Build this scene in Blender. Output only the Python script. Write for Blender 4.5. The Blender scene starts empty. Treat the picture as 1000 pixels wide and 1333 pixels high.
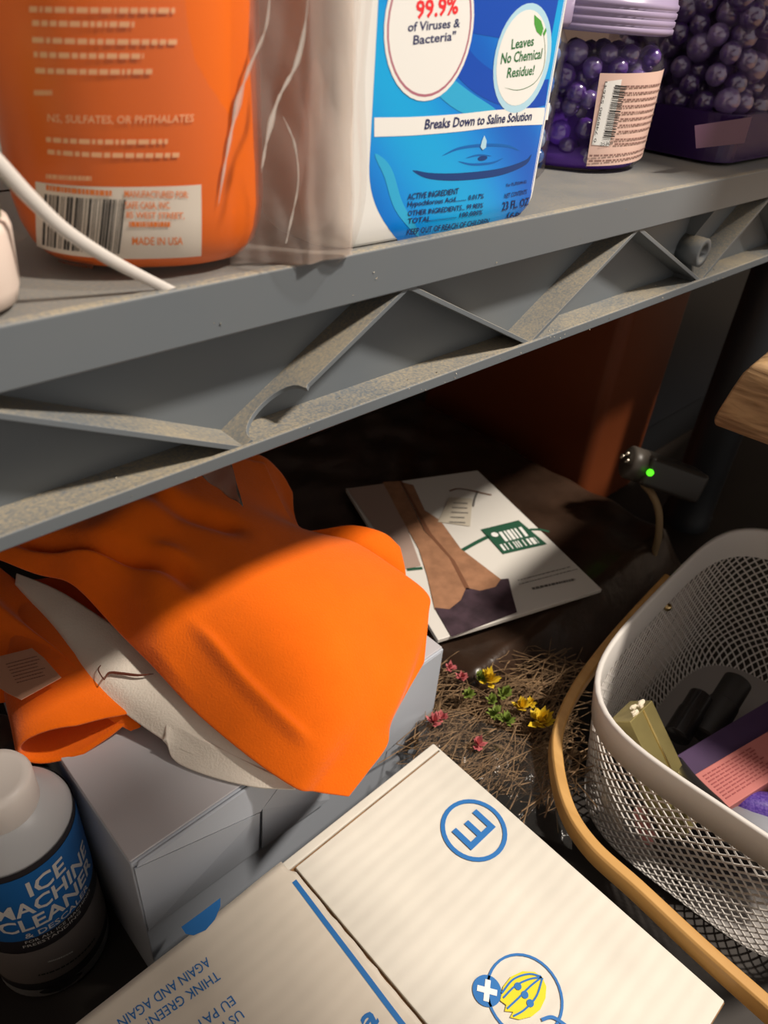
import bpy, bmesh, math, random
from math import sin, cos, pi, radians
from mathutils import Vector, Matrix, noise, geometry
random.seed(7)
SC = bpy.context.scene
COL = SC.collection

# ---------------------------------------------------------------- camera
F = 960.0                                   # focal length in pixels of the 1000x1333 frame
CAM = Vector((0.0, -0.19, 0.436))
YAW, PITCH, ROLL = radians(46.3), radians(35.5), radians(5.0)
fw = Vector((sin(YAW)*cos(PITCH), cos(YAW)*cos(PITCH), -sin(PITCH)))
r0 = Vector((cos(YAW), -sin(YAW), 0)); u0 = r0.cross(fw)
RT = cos(ROLL)*r0 + sin(ROLL)*u0
UP = -sin(ROLL)*r0 + cos(ROLL)*u0
cd = bpy.data.cameras.new('camera')
cd.sensor_fit = 'VERTICAL'; cd.sensor_height = 24.0; cd.lens = 24.0*F/1333.0
cd.clip_start = 0.005; cd.clip_end = 50
cam = bpy.data.objects.new('camera', cd); COL.objects.link(cam)
M3 = Matrix((RT, UP, -fw)).transposed()
cam.matrix_world = Matrix.Translation(CAM) @ M3.to_4x4()
cd.dof.use_dof = True; cd.dof.focus_distance = 0.34; cd.dof.aperture_fstop = 9.0
SC.camera = cam

# ---------------------------------------------------------------- world and light
w = bpy.data.worlds.new('world'); SC.world = w; w.use_nodes = True
w.node_tree.nodes['Background'].inputs[0].default_value = (1.0, 0.92, 0.84, 1)
w.node_tree.nodes['Background'].inputs[1].default_value = 0.60
def area(name, loc, target, size, power, col):
    l = bpy.data.lights.new(name, 'AREA'); l.shape = 'DISK'; l.size = size; l.energy = power; l.color = col
    o = bpy.data.objects.new(name, l); COL.objects.link(o); o.location = loc
    o.rotation_euler = (Vector(target)-Vector(loc)).to_track_quat('-Z', 'Y').to_euler()
    return o
area('ceiling_lamp', (0.80, -0.72, 1.62), (0.25, 0.0, 0.2), 0.15, 39, (1.0, 0.90, 0.78))
vs = SC.view_settings
vs.view_transform = 'Standard'; vs.look = 'None'; vs.gamma = 1.0; vs.exposure = 0.0; vs.use_curve_mapping = False

# ---------------------------------------------------------------- helpers
def ray(px, py):
    return (px-500)/F*RT - (py-666.5)/F*UP + fw
def on(px, py, axis, val):
    d = ray(px, py); t = (val-CAM[axis])/d[axis]; return CAM + t*d

def obj(name, verts, faces, mat, parent=None, smooth=False):
    me = bpy.data.meshes.new(name); me.from_pydata([tuple(v) for v in verts], [], faces); me.update()
    return obj_me(name, me, mat, parent, smooth)
def obj_me(name, me, mat, parent=None, smooth=False):
    o = bpy.data.objects.new(name, me); COL.objects.link(o)
    if mat:
        for m in (mat if isinstance(mat, (list, tuple)) else [mat]): me.materials.append(m)
    if smooth:
        for p in me.polygons: p.use_smooth = True
    if parent is not None: attach(o, parent)
    return o
WORLD = {}
def wm(o):
    m = o.matrix_basis.copy()
    if o.parent: m = wm(o.parent) @ o.matrix_parent_inverse @ m
    return m
def attach(o, parent):
    o.parent = parent; o.matrix_parent_inverse = wm(parent).inverted()
def tag(o, label, cat, group=None, kind=None):
    o['label'] = label; o['category'] = cat
    if group: o['group'] = group
    if kind: o['kind'] = kind
    return o
def thing(name, label, cat, loc, group=None):
    o = bpy.data.objects.new(name, None); COL.objects.link(o); o.location = loc
    o.empty_display_size = 0.02
    return tag(o, label, cat, group)

class MB:
    def __init__(s): s.v = []; s.f = []
    def add(s, vs_, fs):
        n = len(s.v); s.v += [Vector(v) for v in vs_]; s.f += [tuple(i+n for i in f) for f in fs]
    def box(s, a, b, m=None):
        x0, y0, z0 = a; x1, y1, z1 = b
        vs_ = [Vector(p) for p in ((x0,y0,z0),(x1,y0,z0),(x1,y1,z0),(x0,y1,z0),(x0,y0,z1),(x1,y0,z1),(x1,y1,z1),(x0,y1,z1))]
        if m is not None: vs_ = [m @ v for v in vs_]
        s.add(vs_, [(3,2,1,0),(4,5,6,7),(0,1,5,4),(1,2,6,5),(2,3,7,6),(3,0,4,7)])
    def prism(s, poly, d):                       # polygon of 3-D points extruded by vector d
        n = len(poly); d = Vector(d); p = [Vector(q) for q in poly]
        s.add(p + [q+d for q in p], [tuple(range(n))[::-1], tuple(range(n, 2*n))] + [(i, (i+1) % n, n+(i+1) % n, n+i) for i in range(n)])
    def tube(s, pts, r, n=8, cap=True, flat=None):
        pts = [Vector(p) for p in pts]; rs = r if isinstance(r, (list, tuple)) else [r]*len(pts)
        rings = []; up = None
        for i, p in enumerate(pts):
            t = (pts[min(i+1, len(pts)-1)]-pts[max(i-1, 0)]).normalized()
            if up is None:
                up = Vector((0, 0, 1)) if abs(t.z) < .9 else Vector((1, 0, 0))
            a = t.cross(up).normalized(); b = a.cross(t).normalized(); up = b
            fa, fb = flat if flat else (1, 1)
            rings.append([p + rs[i]*(fa*cos(2*pi*k/n)*a + fb*sin(2*pi*k/n)*b) for k in range(n)])
        s.loft(rings, cap)
    def loft(s, rings, cap=True, closed=True):
        n = len(rings[0]); vs_ = [v for r in rings for v in r]; fs = []
        m = n if closed else n-1
        for i in range(len(rings)-1):
            for k in range(m):
                fs.append((i*n+k, i*n+(k+1) % n, (i+1)*n+(k+1) % n, (i+1)*n+k))
        if cap:
            fs.append(tuple(range(n))[::-1]); fs.append(tuple((len(rings)-1)*n+k for k in range(n)))
        s.add(vs_, fs)
    def lathe(s, prof, c, n=40, cap=True):       # prof: (r, z)
        s.loft([[Vector((c[0]+r*cos(2*pi*k/n), c[1]+r*sin(2*pi*k/n), z)) for k in range(n)] for r, z in prof], cap)
    def grid(s, rows):
        n = len(rows[0]); vs_ = [v for r in rows for v in r]
        s.add(vs_, [(i*n+k, i*n+k+1, (i+1)*n+k+1, (i+1)*n+k) for i in range(len(rows)-1) for k in range(n-1)])
    def build(s, name, mat, parent=None, smooth=False, bevel=0, seg=2, fix=True):
        me = bpy.data.meshes.new(name); me.from_pydata([tuple(v) for v in s.v], [], s.f); me.update()
        if fix:
            bm = bmesh.new(); bm.from_mesh(me); bmesh.ops.recalc_face_normals(bm, faces=bm.faces); bm.to_mesh(me); bm.free()
        o = obj_me(name, me, mat, parent, smooth)
        if bevel:
            b = o.modifiers.new('bevel', 'BEVEL'); b.width = bevel; b.segments = seg; b.limit_method = 'ANGLE'; b.angle_limit = radians(35)
            for p in me.polygons: p.use_smooth = True
            b.harden_normals = True
        return o

def crom(a, b, c, d, t):
    return 0.5*((2*b) + (c-a)*t + (2*a-5*b+4*c-d)*t*t + (3*b-a-3*c+d)*t*t*t)
def spline(pts, n):
    pts = [Vector(p) for p in pts]; out = []
    for i in range(n):
        s = i/(n-1)*(len(pts)-1); k = min(int(s), len(pts)-2); t = s-k
        g = lambda j: pts[max(0, min(len(pts)-1, j))]
        a = g(k-1) if k > 0 else 2*g(0)-g(1); d = g(k+2) if k+2 < len(pts) else 2*g(k+1)-g(k)
        out.append(crom(a, g(k), g(k+1), d, t))
    return out
def patch(ctrl, nu, nv):                         # ctrl rows of 3-D points -> dense rows
    cols = [spline(r, nu) for r in ctrl]
    return [list(r) for r in zip(*[spline([cols[j][i] for j in range(len(cols))], nv) for i in range(nu)])]
def pz(p): return on(p[0], p[1], 2, p[2])

# ---------------------------------------------------------------- materials
def mat(name, col, rough=.5, metal=0, spec=.5, var=0, vscale=30, bump=0, bscale=200, sheen=0, trans=0, ior=1.45, emit=None, var_col=None, coat=0, alpha=1, sss=0):
    m = bpy.data.materials.new(name); m.use_nodes = True; nt = m.node_tree; b = nt.nodes['Principled BSDF']
    b.inputs['Base Color'].default_value = (*col, 1); b.inputs['Roughness'].default_value = rough
    b.inputs['Metallic'].default_value = metal; b.inputs['Specular IOR Level'].default_value = spec
    b.inputs['Sheen Weight'].default_value = sheen; b.inputs['Transmission Weight'].default_value = trans
    b.inputs['IOR'].default_value = ior; b.inputs['Coat Weight'].default_value = coat
    b.inputs['Subsurface Weight'].default_value = sss; b.inputs['Subsurface Radius'].default_value = (.004, .002, .001)
    if emit: b.inputs['Emission Color'].default_value = (*emit[0], 1); b.inputs['Emission Strength'].default_value = emit[1]
    tc = nt.nodes.new('ShaderNodeTexCoord')
    if var or var_col:
        n = nt.nodes.new('ShaderNodeTexNoise'); n.inputs['Scale'].default_value = vscale; n.inputs['Detail'].default_value = 5
        nt.links.new(tc.outputs['Object'], n.inputs['Vector'])
        r = nt.nodes.new('ShaderNodeValToRGB'); nt.links.new(n.outputs['Fac'], r.inputs['Fac'])
        c2 = var_col or tuple(c*(1-var) for c in col)
        r.color_ramp.elements[0].position = .35; r.color_ramp.elements[1].position = .65
        r.color_ramp.elements[0].color = (*c2, 1); r.color_ramp.elements[1].color = (*col, 1)
        nt.links.new(r.outputs['Color'], b.inputs['Base Color'])
    if bump:
        n = nt.nodes.new('ShaderNodeTexNoise'); n.inputs['Scale'].default_value = bscale; n.inputs['Detail'].default_value = 4
        nt.links.new(tc.outputs['Object'], n.inputs['Vector'])
        bp = nt.nodes.new('ShaderNodeBump'); bp.inputs['Strength'].default_value = bump; bp.inputs['Distance'].default_value = .002
        nt.links.new(n.outputs['Fac'], bp.inputs['Height']); nt.links.new(bp.outputs['Normal'], b.inputs['Normal'])
    return m
def clear(name, tint=(1, 1, 1), haze=.06, haze_col=(.9, .88, .85), rough=.08, gloss=.35, bump=0, bscale=60, fres=1.0):
    m = bpy.data.materials.new(name); m.use_nodes = True; nt = m.node_tree; nt.nodes.clear()
    out = nt.nodes.new('ShaderNodeOutputMaterial'); tr = nt.nodes.new('ShaderNodeBsdfTransparent'); tr.inputs[0].default_value = (*tint, 1)
    gl = nt.nodes.new('ShaderNodeBsdfGlossy'); gl.inputs['Roughness'].default_value = rough
    df = nt.nodes.new('ShaderNodeBsdfDiffuse'); df.inputs[0].default_value = (*haze_col, 1)
    lw = nt.nodes.new('ShaderNodeLayerWeight'); lw.inputs['Blend'].default_value = gloss
    m1 = nt.nodes.new('ShaderNodeMixShader'); m2 = nt.nodes.new('ShaderNodeMixShader'); m1.inputs[0].default_value = haze
    nt.links.new(tr.outputs[0], m1.inputs[1]); nt.links.new(df.outputs[0], m1.inputs[2])
    fm = nt.nodes.new('ShaderNodeMath'); fm.operation = 'MULTIPLY'; fm.inputs[1].default_value = fres; nt.links.new(lw.outputs['Fresnel'], fm.inputs[0]); nt.links.new(fm.outputs[0], m2.inputs[0]); nt.links.new(m1.outputs[0], m2.inputs[1]); nt.links.new(gl.outputs[0], m2.inputs[2])
    nt.links.new(m2.outputs[0], out.inputs[0])
    if bump:
        tc = nt.nodes.new('ShaderNodeTexCoord'); n = nt.nodes.new('ShaderNodeTexNoise'); n.inputs['Scale'].default_value = bscale; n.inputs['Detail'].default_value = 3
        nt.links.new(tc.outputs['Object'], n.inputs['Vector'])
        bp = nt.nodes.new('ShaderNodeBump'); bp.inputs['Strength'].default_value = bump; bp.inputs['Distance'].default_value = .004
        nt.links.new(n.outputs['Fac'], bp.inputs['Height'])
        nt.links.new(bp.outputs['Normal'], gl.inputs['Normal'])
    return m
def dusty(name, col, dust, amount=1.0):
    m = mat(name, col, .45, spec=.4); nt = m.node_tree; b = nt.nodes['Principled BSDF']
    g = nt.nodes.new('ShaderNodeNewGeometry'); sx = nt.nodes.new('ShaderNodeSeparateXYZ'); nt.links.new(g.outputs['Normal'], sx.inputs[0])
    mr = nt.nodes.new('ShaderNodeMapRange'); mr.inputs['From Min'].default_value = .35; mr.inputs['From Max'].default_value = .95
    nt.links.new(sx.outputs['Z'], mr.inputs['Value'])
    tc = nt.nodes.new('ShaderNodeTexCoord')
    n1 = nt.nodes.new('ShaderNodeTexNoise'); n1.inputs['Scale'].default_value = 900; n1.inputs['Detail'].default_value = 3
    n2 = nt.nodes.new('ShaderNodeTexNoise'); n2.inputs['Scale'].default_value = 22; n2.inputs['Detail'].default_value = 4
    for n in (n1, n2): nt.links.new(tc.outputs['Object'], n.inputs['Vector'])
    a = nt.nodes.new('ShaderNodeMath'); a.operation = 'ADD'; nt.links.new(n1.outputs['Fac'], a.inputs[0]); nt.links.new(n2.outputs['Fac'], a.inputs[1])
    r = nt.nodes.new('ShaderNodeMapRange'); r.inputs['From Min'].default_value = .70; r.inputs['From Max'].default_value = 1.25; r.inputs['To Max'].default_value = amount
    nt.links.new(a.outputs[0], r.inputs['Value'])
    mu = nt.nodes.new('ShaderNodeMath'); mu.operation = 'MULTIPLY'; nt.links.new(mr.outputs[0], mu.inputs[0]); nt.links.new(r.outputs[0], mu.inputs[1])
    ad = nt.nodes.new('ShaderNodeMath'); ad.operation = 'MULTIPLY_ADD'; nt.links.new(n2.outputs['Fac'], ad.inputs[0]); ad.inputs[1].default_value = .10; nt.links.new(mu.outputs[0], ad.inputs[2]); ad.use_clamp = True
    mx = nt.nodes.new('ShaderNodeMix'); mx.data_type = 'RGBA'; mx.inputs[6].default_value = (*col, 1); mx.inputs[7].default_value = (*dust, 1)
    nt.links.new(ad.outputs[0], mx.inputs[0]); nt.links.new(mx.outputs[2], b.inputs['Base Color'])
    ro = nt.nodes.new('ShaderNodeMapRange'); ro.inputs['To Min'].default_value = .42; ro.inputs['To Max'].default_value = .95
    nt.links.new(ad.outputs[0], ro.inputs['Value']); nt.links.new(ro.outputs[0], b.inputs['Roughness'])
    return m
def wood(name, c1, c2, axis=1, scale=60, dist=6, rough=.55, bump=.3):
    m = mat(name, c1, rough); nt = m.node_tree; b = nt.nodes['Principled BSDF']
    tc = nt.nodes.new('ShaderNodeTexCoord'); mp = nt.nodes.new('ShaderNodeMapping')
    s = [1, 1, 1]; s[axis] = .12; mp.inputs['Scale'].default_value = s
    nt.links.new(tc.outputs['Object'], mp.inputs['Vector'])
    n = nt.nodes.new('ShaderNodeTexNoise'); n.inputs['Scale'].default_value = scale; n.inputs['Detail'].default_value = 8; n.inputs['Distortion'].default_value = dist*.2
    nt.links.new(mp.outputs[0], n.inputs['Vector'])
    r = nt.nodes.new('ShaderNodeValToRGB'); r.color_ramp.elements[0].position = .35; r.color_ramp.elements[1].position = .65
    r.color_ramp.elements[0].color = (*c2, 1); r.color_ramp.elements[1].color = (*c1, 1)
    nt.links.new(n.outputs['Fac'], r.inputs[0]); nt.links.new(r.outputs[0], b.inputs['Base Color'])
    bp = nt.nodes.new('ShaderNodeBump'); bp.inputs['Strength'].default_value = bump; bp.inputs['Distance'].default_value = .001
    nt.links.new(n.outputs['Fac'], bp.inputs['Height']); nt.links.new(bp.outputs[0], b.inputs['Normal'])
    return m

GREY = dusty('grey_resin', (.135, .158, .182), (.36, .31, .225)); DECK = dusty('grey_deck', (.135, .150, .165), (.30, .26, .20), .55)
POST = mat('black_resin', (.020, .022, .026), .45)
WHITE = mat('white_plastic', (.82, .82, .80), .35)
INK_NAVY = mat('navy_ink', (.02, .03, .12), .5)
INK_RED = mat('red_ink', (.85, .03, .04), .5)
INK_GREEN = mat('green_ink', (.02, .16, .05), .5)
INK_BLACK = mat('black_ink', (.02, .02, .02), .6)
PRINT_WHITE = mat('white_print', (.86, .86, .84), .4)

# ---------------------------------------------------------------- surfaces that take print
class ZPlane:
    def __init__(s, z): s.z = z
    def uv(s, px, py): p = on(px, py, 2, s.z); return Vector((p.x, p.y))
    def pt(s, uv, e=.0003): return Vector((uv[0], uv[1], s.z+e))
class Heights:                                   # z = fn(x, y)
    def __init__(s, fn): s.fn = fn
    def uv(s, px, py):
        z = .08
        for _ in range(6): p = on(px, py, 2, z); z = s.fn(p.x, p.y)
        return Vector((p.x, p.y))
    def pt(s, uv, e=.0003): return Vector((uv[0], uv[1], s.fn(uv[0], uv[1])+e))
class Front:                                     # y = fn(x, z), print faces -y
    def __init__(s, fn, y0): s.fn = fn; s.y0 = y0
    def uv(s, px, py):
        y = s.y0
        for _ in range(12): p = on(px, py, 1, y); y = .5*y + .5*s.fn(p.x, p.z)
        return Vector((p.x, p.z))
    def pt(s, uv, e=.0003): return Vector((uv[0], s.fn(uv[0], uv[1])-e, uv[1]))
class Cyl:
    def __init__(s, cx, cy, r): s.c = Vector((cx, cy)); s.r = r; v = Vector((CAM.x-cx, CAM.y-cy)); s.a0 = math.atan2(v.y, v.x)
    def uv(s, px, py):
        d = ray(px, py); o = Vector((CAM.x, CAM.y))-s.c; d2 = Vector((d.x, d.y))
        A = d2.dot(d2); B = 2*o.dot(d2); C = o.dot(o)-s.r**2; disc = max(B*B-4*A*C, 0); t = (-B-math.sqrt(disc))/(2*A)
        p = o + t*d2; a = (math.atan2(p.y, p.x)-s.a0+pi) % (2*pi)-pi
        return Vector((a*s.r, CAM.z+t*d.z))
    def pt(s, uv, e=.0003):
        a = s.a0+uv[0]/s.r; return Vector((s.c.x+(s.r+e)*cos(a), s.c.y+(s.r+e)*sin(a), uv[1]))
class Plane3:                                    # plane through p0 spanned by unit vectors a, b
    def __init__(s, p0, a, b): s.p0 = Vector(p0); s.a = Vector(a).normalized(); s.n = s.a.cross(Vector(b)).normalized(); s.b = s.n.cross(s.a)
    def uv(s, px, py):
        d = ray(px, py); t = (s.p0-CAM).dot(s.n)/d.dot(s.n); q = CAM+t*d-s.p0
        return Vector((q.dot(s.a), q.dot(s.b)))
    def pt(s, uv, e=.0003): return s.p0+s.a*uv[0]+s.b*uv[1]+s.n*e

_tcache = {}
def text_geo(s, bold=0.0):
    k = (s, bold)
    if k in _tcache: return _tcache[k]
    cu = bpy.data.curves.new('t', 'FONT'); cu.body = s; cu.size = 1; cu.offset = bold; cu.resolution_u = 2
    o = bpy.data.objects.new('t', cu); COL.objects.link(o)
    dg = bpy.context.evaluated_depsgraph_get(); me = bpy.data.meshes.new_from_object(o.evaluated_get(dg))
    V = [v.co.copy() for v in me.vertices]; Fc = [tuple(p.vertices) for p in me.polygons]
    bpy.data.objects.remove(o); bpy.data.curves.remove(cu); bpy.data.meshes.remove(me)
    x0 = min(v.x for v in V); x1 = max(v.x for v in V)
    V = [Vector(((v.x-x0)/(x1-x0), v.y/.70)) for v in V]
    _tcache[k] = (V, Fc); return V, Fc
def lettering(surf, s, o, e, t, m, parent, bold=.012, eps=.0005, name='lettering'):
    """print s with its baseline from pixel o to pixel e, cap height reaching pixel t above o"""
    O = surf.uv(*o); E = surf.uv(*e); T = surf.uv(*t); V, Fc = text_geo(s, bold)
    return obj(name, [surf.pt(O+(E-O)*v.x+(T-O)*v.y, eps) for v in V], Fc, m, parent)
def disc(surf, c, r, m, parent, name='disc', eps=.0003, asp=1.0, rin=0, rings=3, n=36, rot=0):
    C = surf.uv(*c) if not isinstance(c, Vector) else c; b = MB(); rows = []
    for i in range(rings+1):
        q = rin+(r-rin)*i/rings
        if i == 0 and rin == 0: q = r*.001
        rows.append([surf.pt(C+Vector((q*asp*cos(a)*cos(rot)-q*sin(a)*sin(rot), q*asp*cos(a)*sin(rot)+q*sin(a)*cos(rot))), eps) for a in [2*pi*k/n for k in range(n)]])
    b.loft(rows, cap=False); return b.build(name, m, parent, fix=False)
def poly(surf, pts, m, parent, name='print', eps=.0003):
    P = [surf.uv(*p) for p in pts]; tris = geometry.tessellate_polygon([[Vector((p.x, p.y, 0)) for p in P]])
    return obj(name, [surf.pt(p, eps) for p in P], [tuple(t) for t in tris], m, parent)
def stroke(surf, pts, wd, m, parent, name='line', eps=.0004, n=24, taper=False):
    P = [Vector((p.x, p.y)) for p in spline([Vector((*surf.uv(*q), 0)) for q in pts], n)]; b = MB(); rows = []
    for i, p in enumerate(P):
        t = (P[min(i+1, n-1)]-P[max(i-1, 0)]).normalized(); nn = Vector((-t.y, t.x))
        h = wd/2*(sin(pi*i/(n-1))**.6+.05 if taper else 1)
        rows.append([surf.pt(p+nn*h, eps), surf.pt(p-nn*h, eps)])
    b.grid(rows); return b.build(name, m, parent, fix=False)
def tiny_lines(surf, o, e, down, rows, m, parent, wd, seed=1, name='fine_print', eps=.0005):
    """rows of unreadable small print as dashes"""
    rr = random.Random(seed); O = surf.uv(*o); E = surf.uv(*e); Dn = surf.uv(*down)-O; b = MB(); X = (E-O)
    for i in range(rows):
        s = 0; lim = 1-rr.random()*.25
        while s < lim:
            L = .02+rr.random()*.06; q = O+Dn*(i/max(1, rows-1)); u = Dn.normalized()*wd
            a = q+X*s; c = q+X*min(s+L, lim)
            b.add([surf.pt(a, eps), surf.pt(c, eps), surf.pt(c+u, eps), surf.pt(a+u, eps)], [(0, 1, 2, 3)]); s += L+.014
    return b.build(name, m, parent, fix=False)
def barcode(surf, o, e, t, m, parent, seed=2, n=38, eps=.0005, name='barcode', sg=8):
    rr = random.Random(seed); O = surf.uv(*o); E = surf.uv(*e); T = surf.uv(*t); b = MB(); s = 0
    while s < 1:
        wd = rr.choice((.35, .35, .7, 1.1))/n
        q = [O+(E-O)*s, O+(E-O)*min(1, s+wd)]
        b.grid([[surf.pt(q[0]+(T-O)*h_/sg, eps), surf.pt(q[1]+(T-O)*h_/sg, eps)] for h_ in range(sg+1)])
        s += wd+rr.choice((.4, .6, 1.0))/n
    return b.build(name, m, parent, fix=False)

#@@STRUCTURE
# ================================================================ the setting
BLX, BLY = .375, -.235      # edges of an unseen plank added to shade the lower left
def struct(name, b, m, **k):
    o = b.build(name, m, **k); o['kind'] = 'structure'; return o
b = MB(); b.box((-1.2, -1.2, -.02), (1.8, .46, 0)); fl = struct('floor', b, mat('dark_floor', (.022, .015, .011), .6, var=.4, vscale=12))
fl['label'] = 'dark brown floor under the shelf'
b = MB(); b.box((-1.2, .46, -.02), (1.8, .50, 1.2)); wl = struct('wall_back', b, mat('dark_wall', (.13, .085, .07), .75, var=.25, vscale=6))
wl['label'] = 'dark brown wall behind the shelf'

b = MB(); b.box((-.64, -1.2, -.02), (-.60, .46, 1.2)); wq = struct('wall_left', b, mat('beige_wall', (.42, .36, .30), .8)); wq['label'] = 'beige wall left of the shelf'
b = MB(); b.box((-.60, -.60, .68), (BLX, BLY, .70)); tq = struct('shade_plank_1', b, mat('plank', (.40, .33, .26), .7)); tq['label'] = 'unseen plank high on the left, added to shade the lower left'
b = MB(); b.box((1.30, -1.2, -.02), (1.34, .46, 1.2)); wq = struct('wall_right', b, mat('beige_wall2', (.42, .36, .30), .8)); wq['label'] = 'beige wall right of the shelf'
b = MB(); b.box((.53, -.205, .68), (1.30, .12, .70)); tq = struct('shade_plank_2', b, mat('plank2', (.40, .33, .26), .7)); tq['label'] = 'unseen plank high on the right, added to shade the upper right'  # out-of-view plank added to shade the jars and shelf end
# ================================================================ resin shelving unit
unit = thing('shelving_unit', 'grey resin shelving unit with zigzag ribbed front edge and black posts', 'shelf', (.2, .2, 0))
ZD, XL, XR = .36, -.35, .735
b = MB(); b.box((XL, .0, ZD-.003), (XR, .40, ZD)); b.box((XL, .397, ZD-.06), (XR, .40, ZD))
b.box((XR-.003, .0, ZD-.06), (XR, .40, ZD))
for yy in (.13, .26): b.box((XL, yy, ZD-.03), (XR, yy+.003, ZD))
deck = b.build('upper_shelf', DECK, unit)
def bx(name, a, c, bev=.0006, parent=deck, m=GREY):
    q = MB(); q.box(a, c); return q.build(name, m, parent, bevel=bev)
bx('front_rim', (XL, -.0002, .3425), (XR, .004, ZD+.0004), .0009)
bx('front_web', (XL, .0155, .2975), (XR, .0180, .3570))
bx('bottom_flange', (XL, .0004, .2970), (XR, .0165, .2996), .0005)
bx('flange_lip', (XL, -.0006, .2955), (XR, .0016, .3008), .0007)
D = .19; T = .0021
def rib(x0, z0, x1, z1, scoop=False):
    a = Vector((x0, 0, z0)); c = Vector((x1, 0, z1)); d = c-a; n = Vector((-d.z, 0, d.x)).normalized()*T/2
    prof = [(0, .0158), (0, .0008)]
    if scoop:
        prof += [(.05, .0008)] + [(.20-.15*cos(q), .0008+.0095*sin(q)**.8) for q in [pi*k/14 for k in range(1, 14)]] + [(.35, .0008), (.355, -.0002), (.37, .0008)]
    prof += [(1, .0008), (1, .0158)]
    q = MB(); q.prism([a+d*s+Vector((0, y, 0))-n for s, y in prof], 2*n); q.build('rib', GREY, deck, bevel=.0003, seg=1)
tops = [-.70, .19, 1.068, 1.951, 2.83, 3.40]; bots = [-.26, .661, 1.536, 2.46, 3.2]
ZT, ZB = .3432, .2990
for i in range(5):
    rib(tops[i]*D, ZT, bots[i]*D, ZB)
    rib(bots[i]*D, ZB, tops[i+1]*D, ZT, scoop=(i == 1))
# screw boss and its gusset
bc = on(907, 327, 1, .006); q = MB()
for ro, ri in ((.0085, .0048),):
    n = 24; R = []
    for rr_, yy in ((ro, .016), (ro, -.0005+.002), (ri, -.0005+.002), (ri, .013)):
        R.append([Vector((bc.x+rr_*cos(2*pi*k/n), yy, bc.z+rr_*sin(2*pi*k/n))) for k in range(n)])
    q.loft(R, cap=True)
q.build('screw_boss', GREY, deck, smooth=True).data.polygons
q = MB(); q.prism([(bc.x-.001, .0155, .3425), (bc.x-.001, .002, .3425), (bc.x-.001, .010, bc.z+.008), (bc.x-.001, .0155, bc.z+.008)], (.002, 0, 0)); q.build('gusset', GREY, deck)
q = MB(); q.prism([(bc.x-.001, .0155, ZB), (bc.x-.001, .002, ZB), (bc.x-.001, .006, bc.z-.008), (bc.x-.001, .0155, bc.z-.008)], (.002, 0, 0)); q.build('gusset', GREY, deck)
for (x, y) in ((.684, .026), (.690, .365)):
    b = MB(); b.lathe([(.0245, 0), (.0245, .012), (.0235, .014), (.0225, .05), (.0225, .28), (.0245, .282), (.0245, .297)], (x, y), 36)
    b.build('post', POST, unit, smooth=True, bevel=.0006)
# chips of dust on the rim and flange
specks = MB(); rr = random.Random(3)
for i in range(130):
    x = rr.uniform(.03, .55); k = rr.random()
    c = Vector((x, rr.uniform(-.001, .012), .3000)) if k < .6 else Vector((x, -.0004, rr.uniform(.344, .359))) if k < .72 else Vector((x, -.0008, rr.uniform(.2955, .300)))
    r = rr.uniform(.00015, .0006)
    specks.add([c+Vector((rr.uniform(-1, 1), rr.uniform(-1, 1), rr.uniform(-1, 1)))*r for _ in range(4)], [(0, 1, 2), (0, 2, 3), (0, 3, 1), (1, 3, 2)])
o = specks.build('dust_specks', mat('dust_chip', (.55, .5, .40), .9), deck, fix=False); o['kind'] = 'stuff'

#@@UPPER
# ================================================================ white spray bottle with blue label
BW0, BW1, BY0, BY1 = .163, .2845, .003, .053
bcx, bcy = (BW0+BW1)/2, (BY0+BY1)/2
def bot_half(z):
    h = z-ZD
    if h < .008: return 1-.08*(1-h/.008)**2
    if h > .13: return max(.16, 1-.84*min(1, (h-.13)/.05)**1.6)
    return 1.0
RCF, RCB = .011, .020
def bot_front(x, z):
    k = bot_half(z); hw = (BW1-BW0)/2*k; t = min(abs(x-bcx), hw-1e-5); y = BY0+.0016*(t/hw)**2+(1-k)*.02
    if t > hw-RCF: y += RCF-math.sqrt(max(0, RCF**2-(t-hw+RCF)**2))
    return y
spray = thing('disinfectant_bottle', 'white disinfectant bottle with glossy blue water-drop label at the shelf edge', 'bottle', (bcx, bcy, ZD))
b = MB(); rings = []
for i in range(26):
    z = ZD+.0005+[0, .001, .003, .006, .010][i] if i < 5 else ZD+.012+(.19-.012)*(i-5)/20
    hw = (BW1-BW0)/2*bot_half(z); ring = []; kk = bot_half(z)
    xs = [-hw*cos(pi*q/40) for q in range(41)]
    ring = [Vector((bcx+x, bot_front(bcx+x, z), z)) for x in xs]
    for x in xs[::-1][1:-1]:
        t = abs(x); y = BY1-(1-kk)*.02
        if t > hw-RCB: y -= RCB-math.sqrt(max(0, RCB**2-(t-hw+RCB)**2))
        ring.append(Vector((bcx+x, y, z)))
    rings.append(ring)
b.loft(rings); b.build('body', WHITE, spray, smooth=True)
b = MB(); b.lathe([(.014, ZD+.189), (.014, ZD+.215), (.012, ZD+.217)], (bcx, bcy), 24); b.build('neck_collar', WHITE, spray, smooth=True)
b = MB(); b.box((bcx-.04, bcy-.01, ZD+.216), (bcx+.03, bcy+.01, ZD+.24)); b.box((bcx-.035, bcy-.006, ZD+.18), (bcx-.028, bcy+.006, ZD+.217)); b.build('trigger_head', WHITE, spray, bevel=.003)
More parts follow.
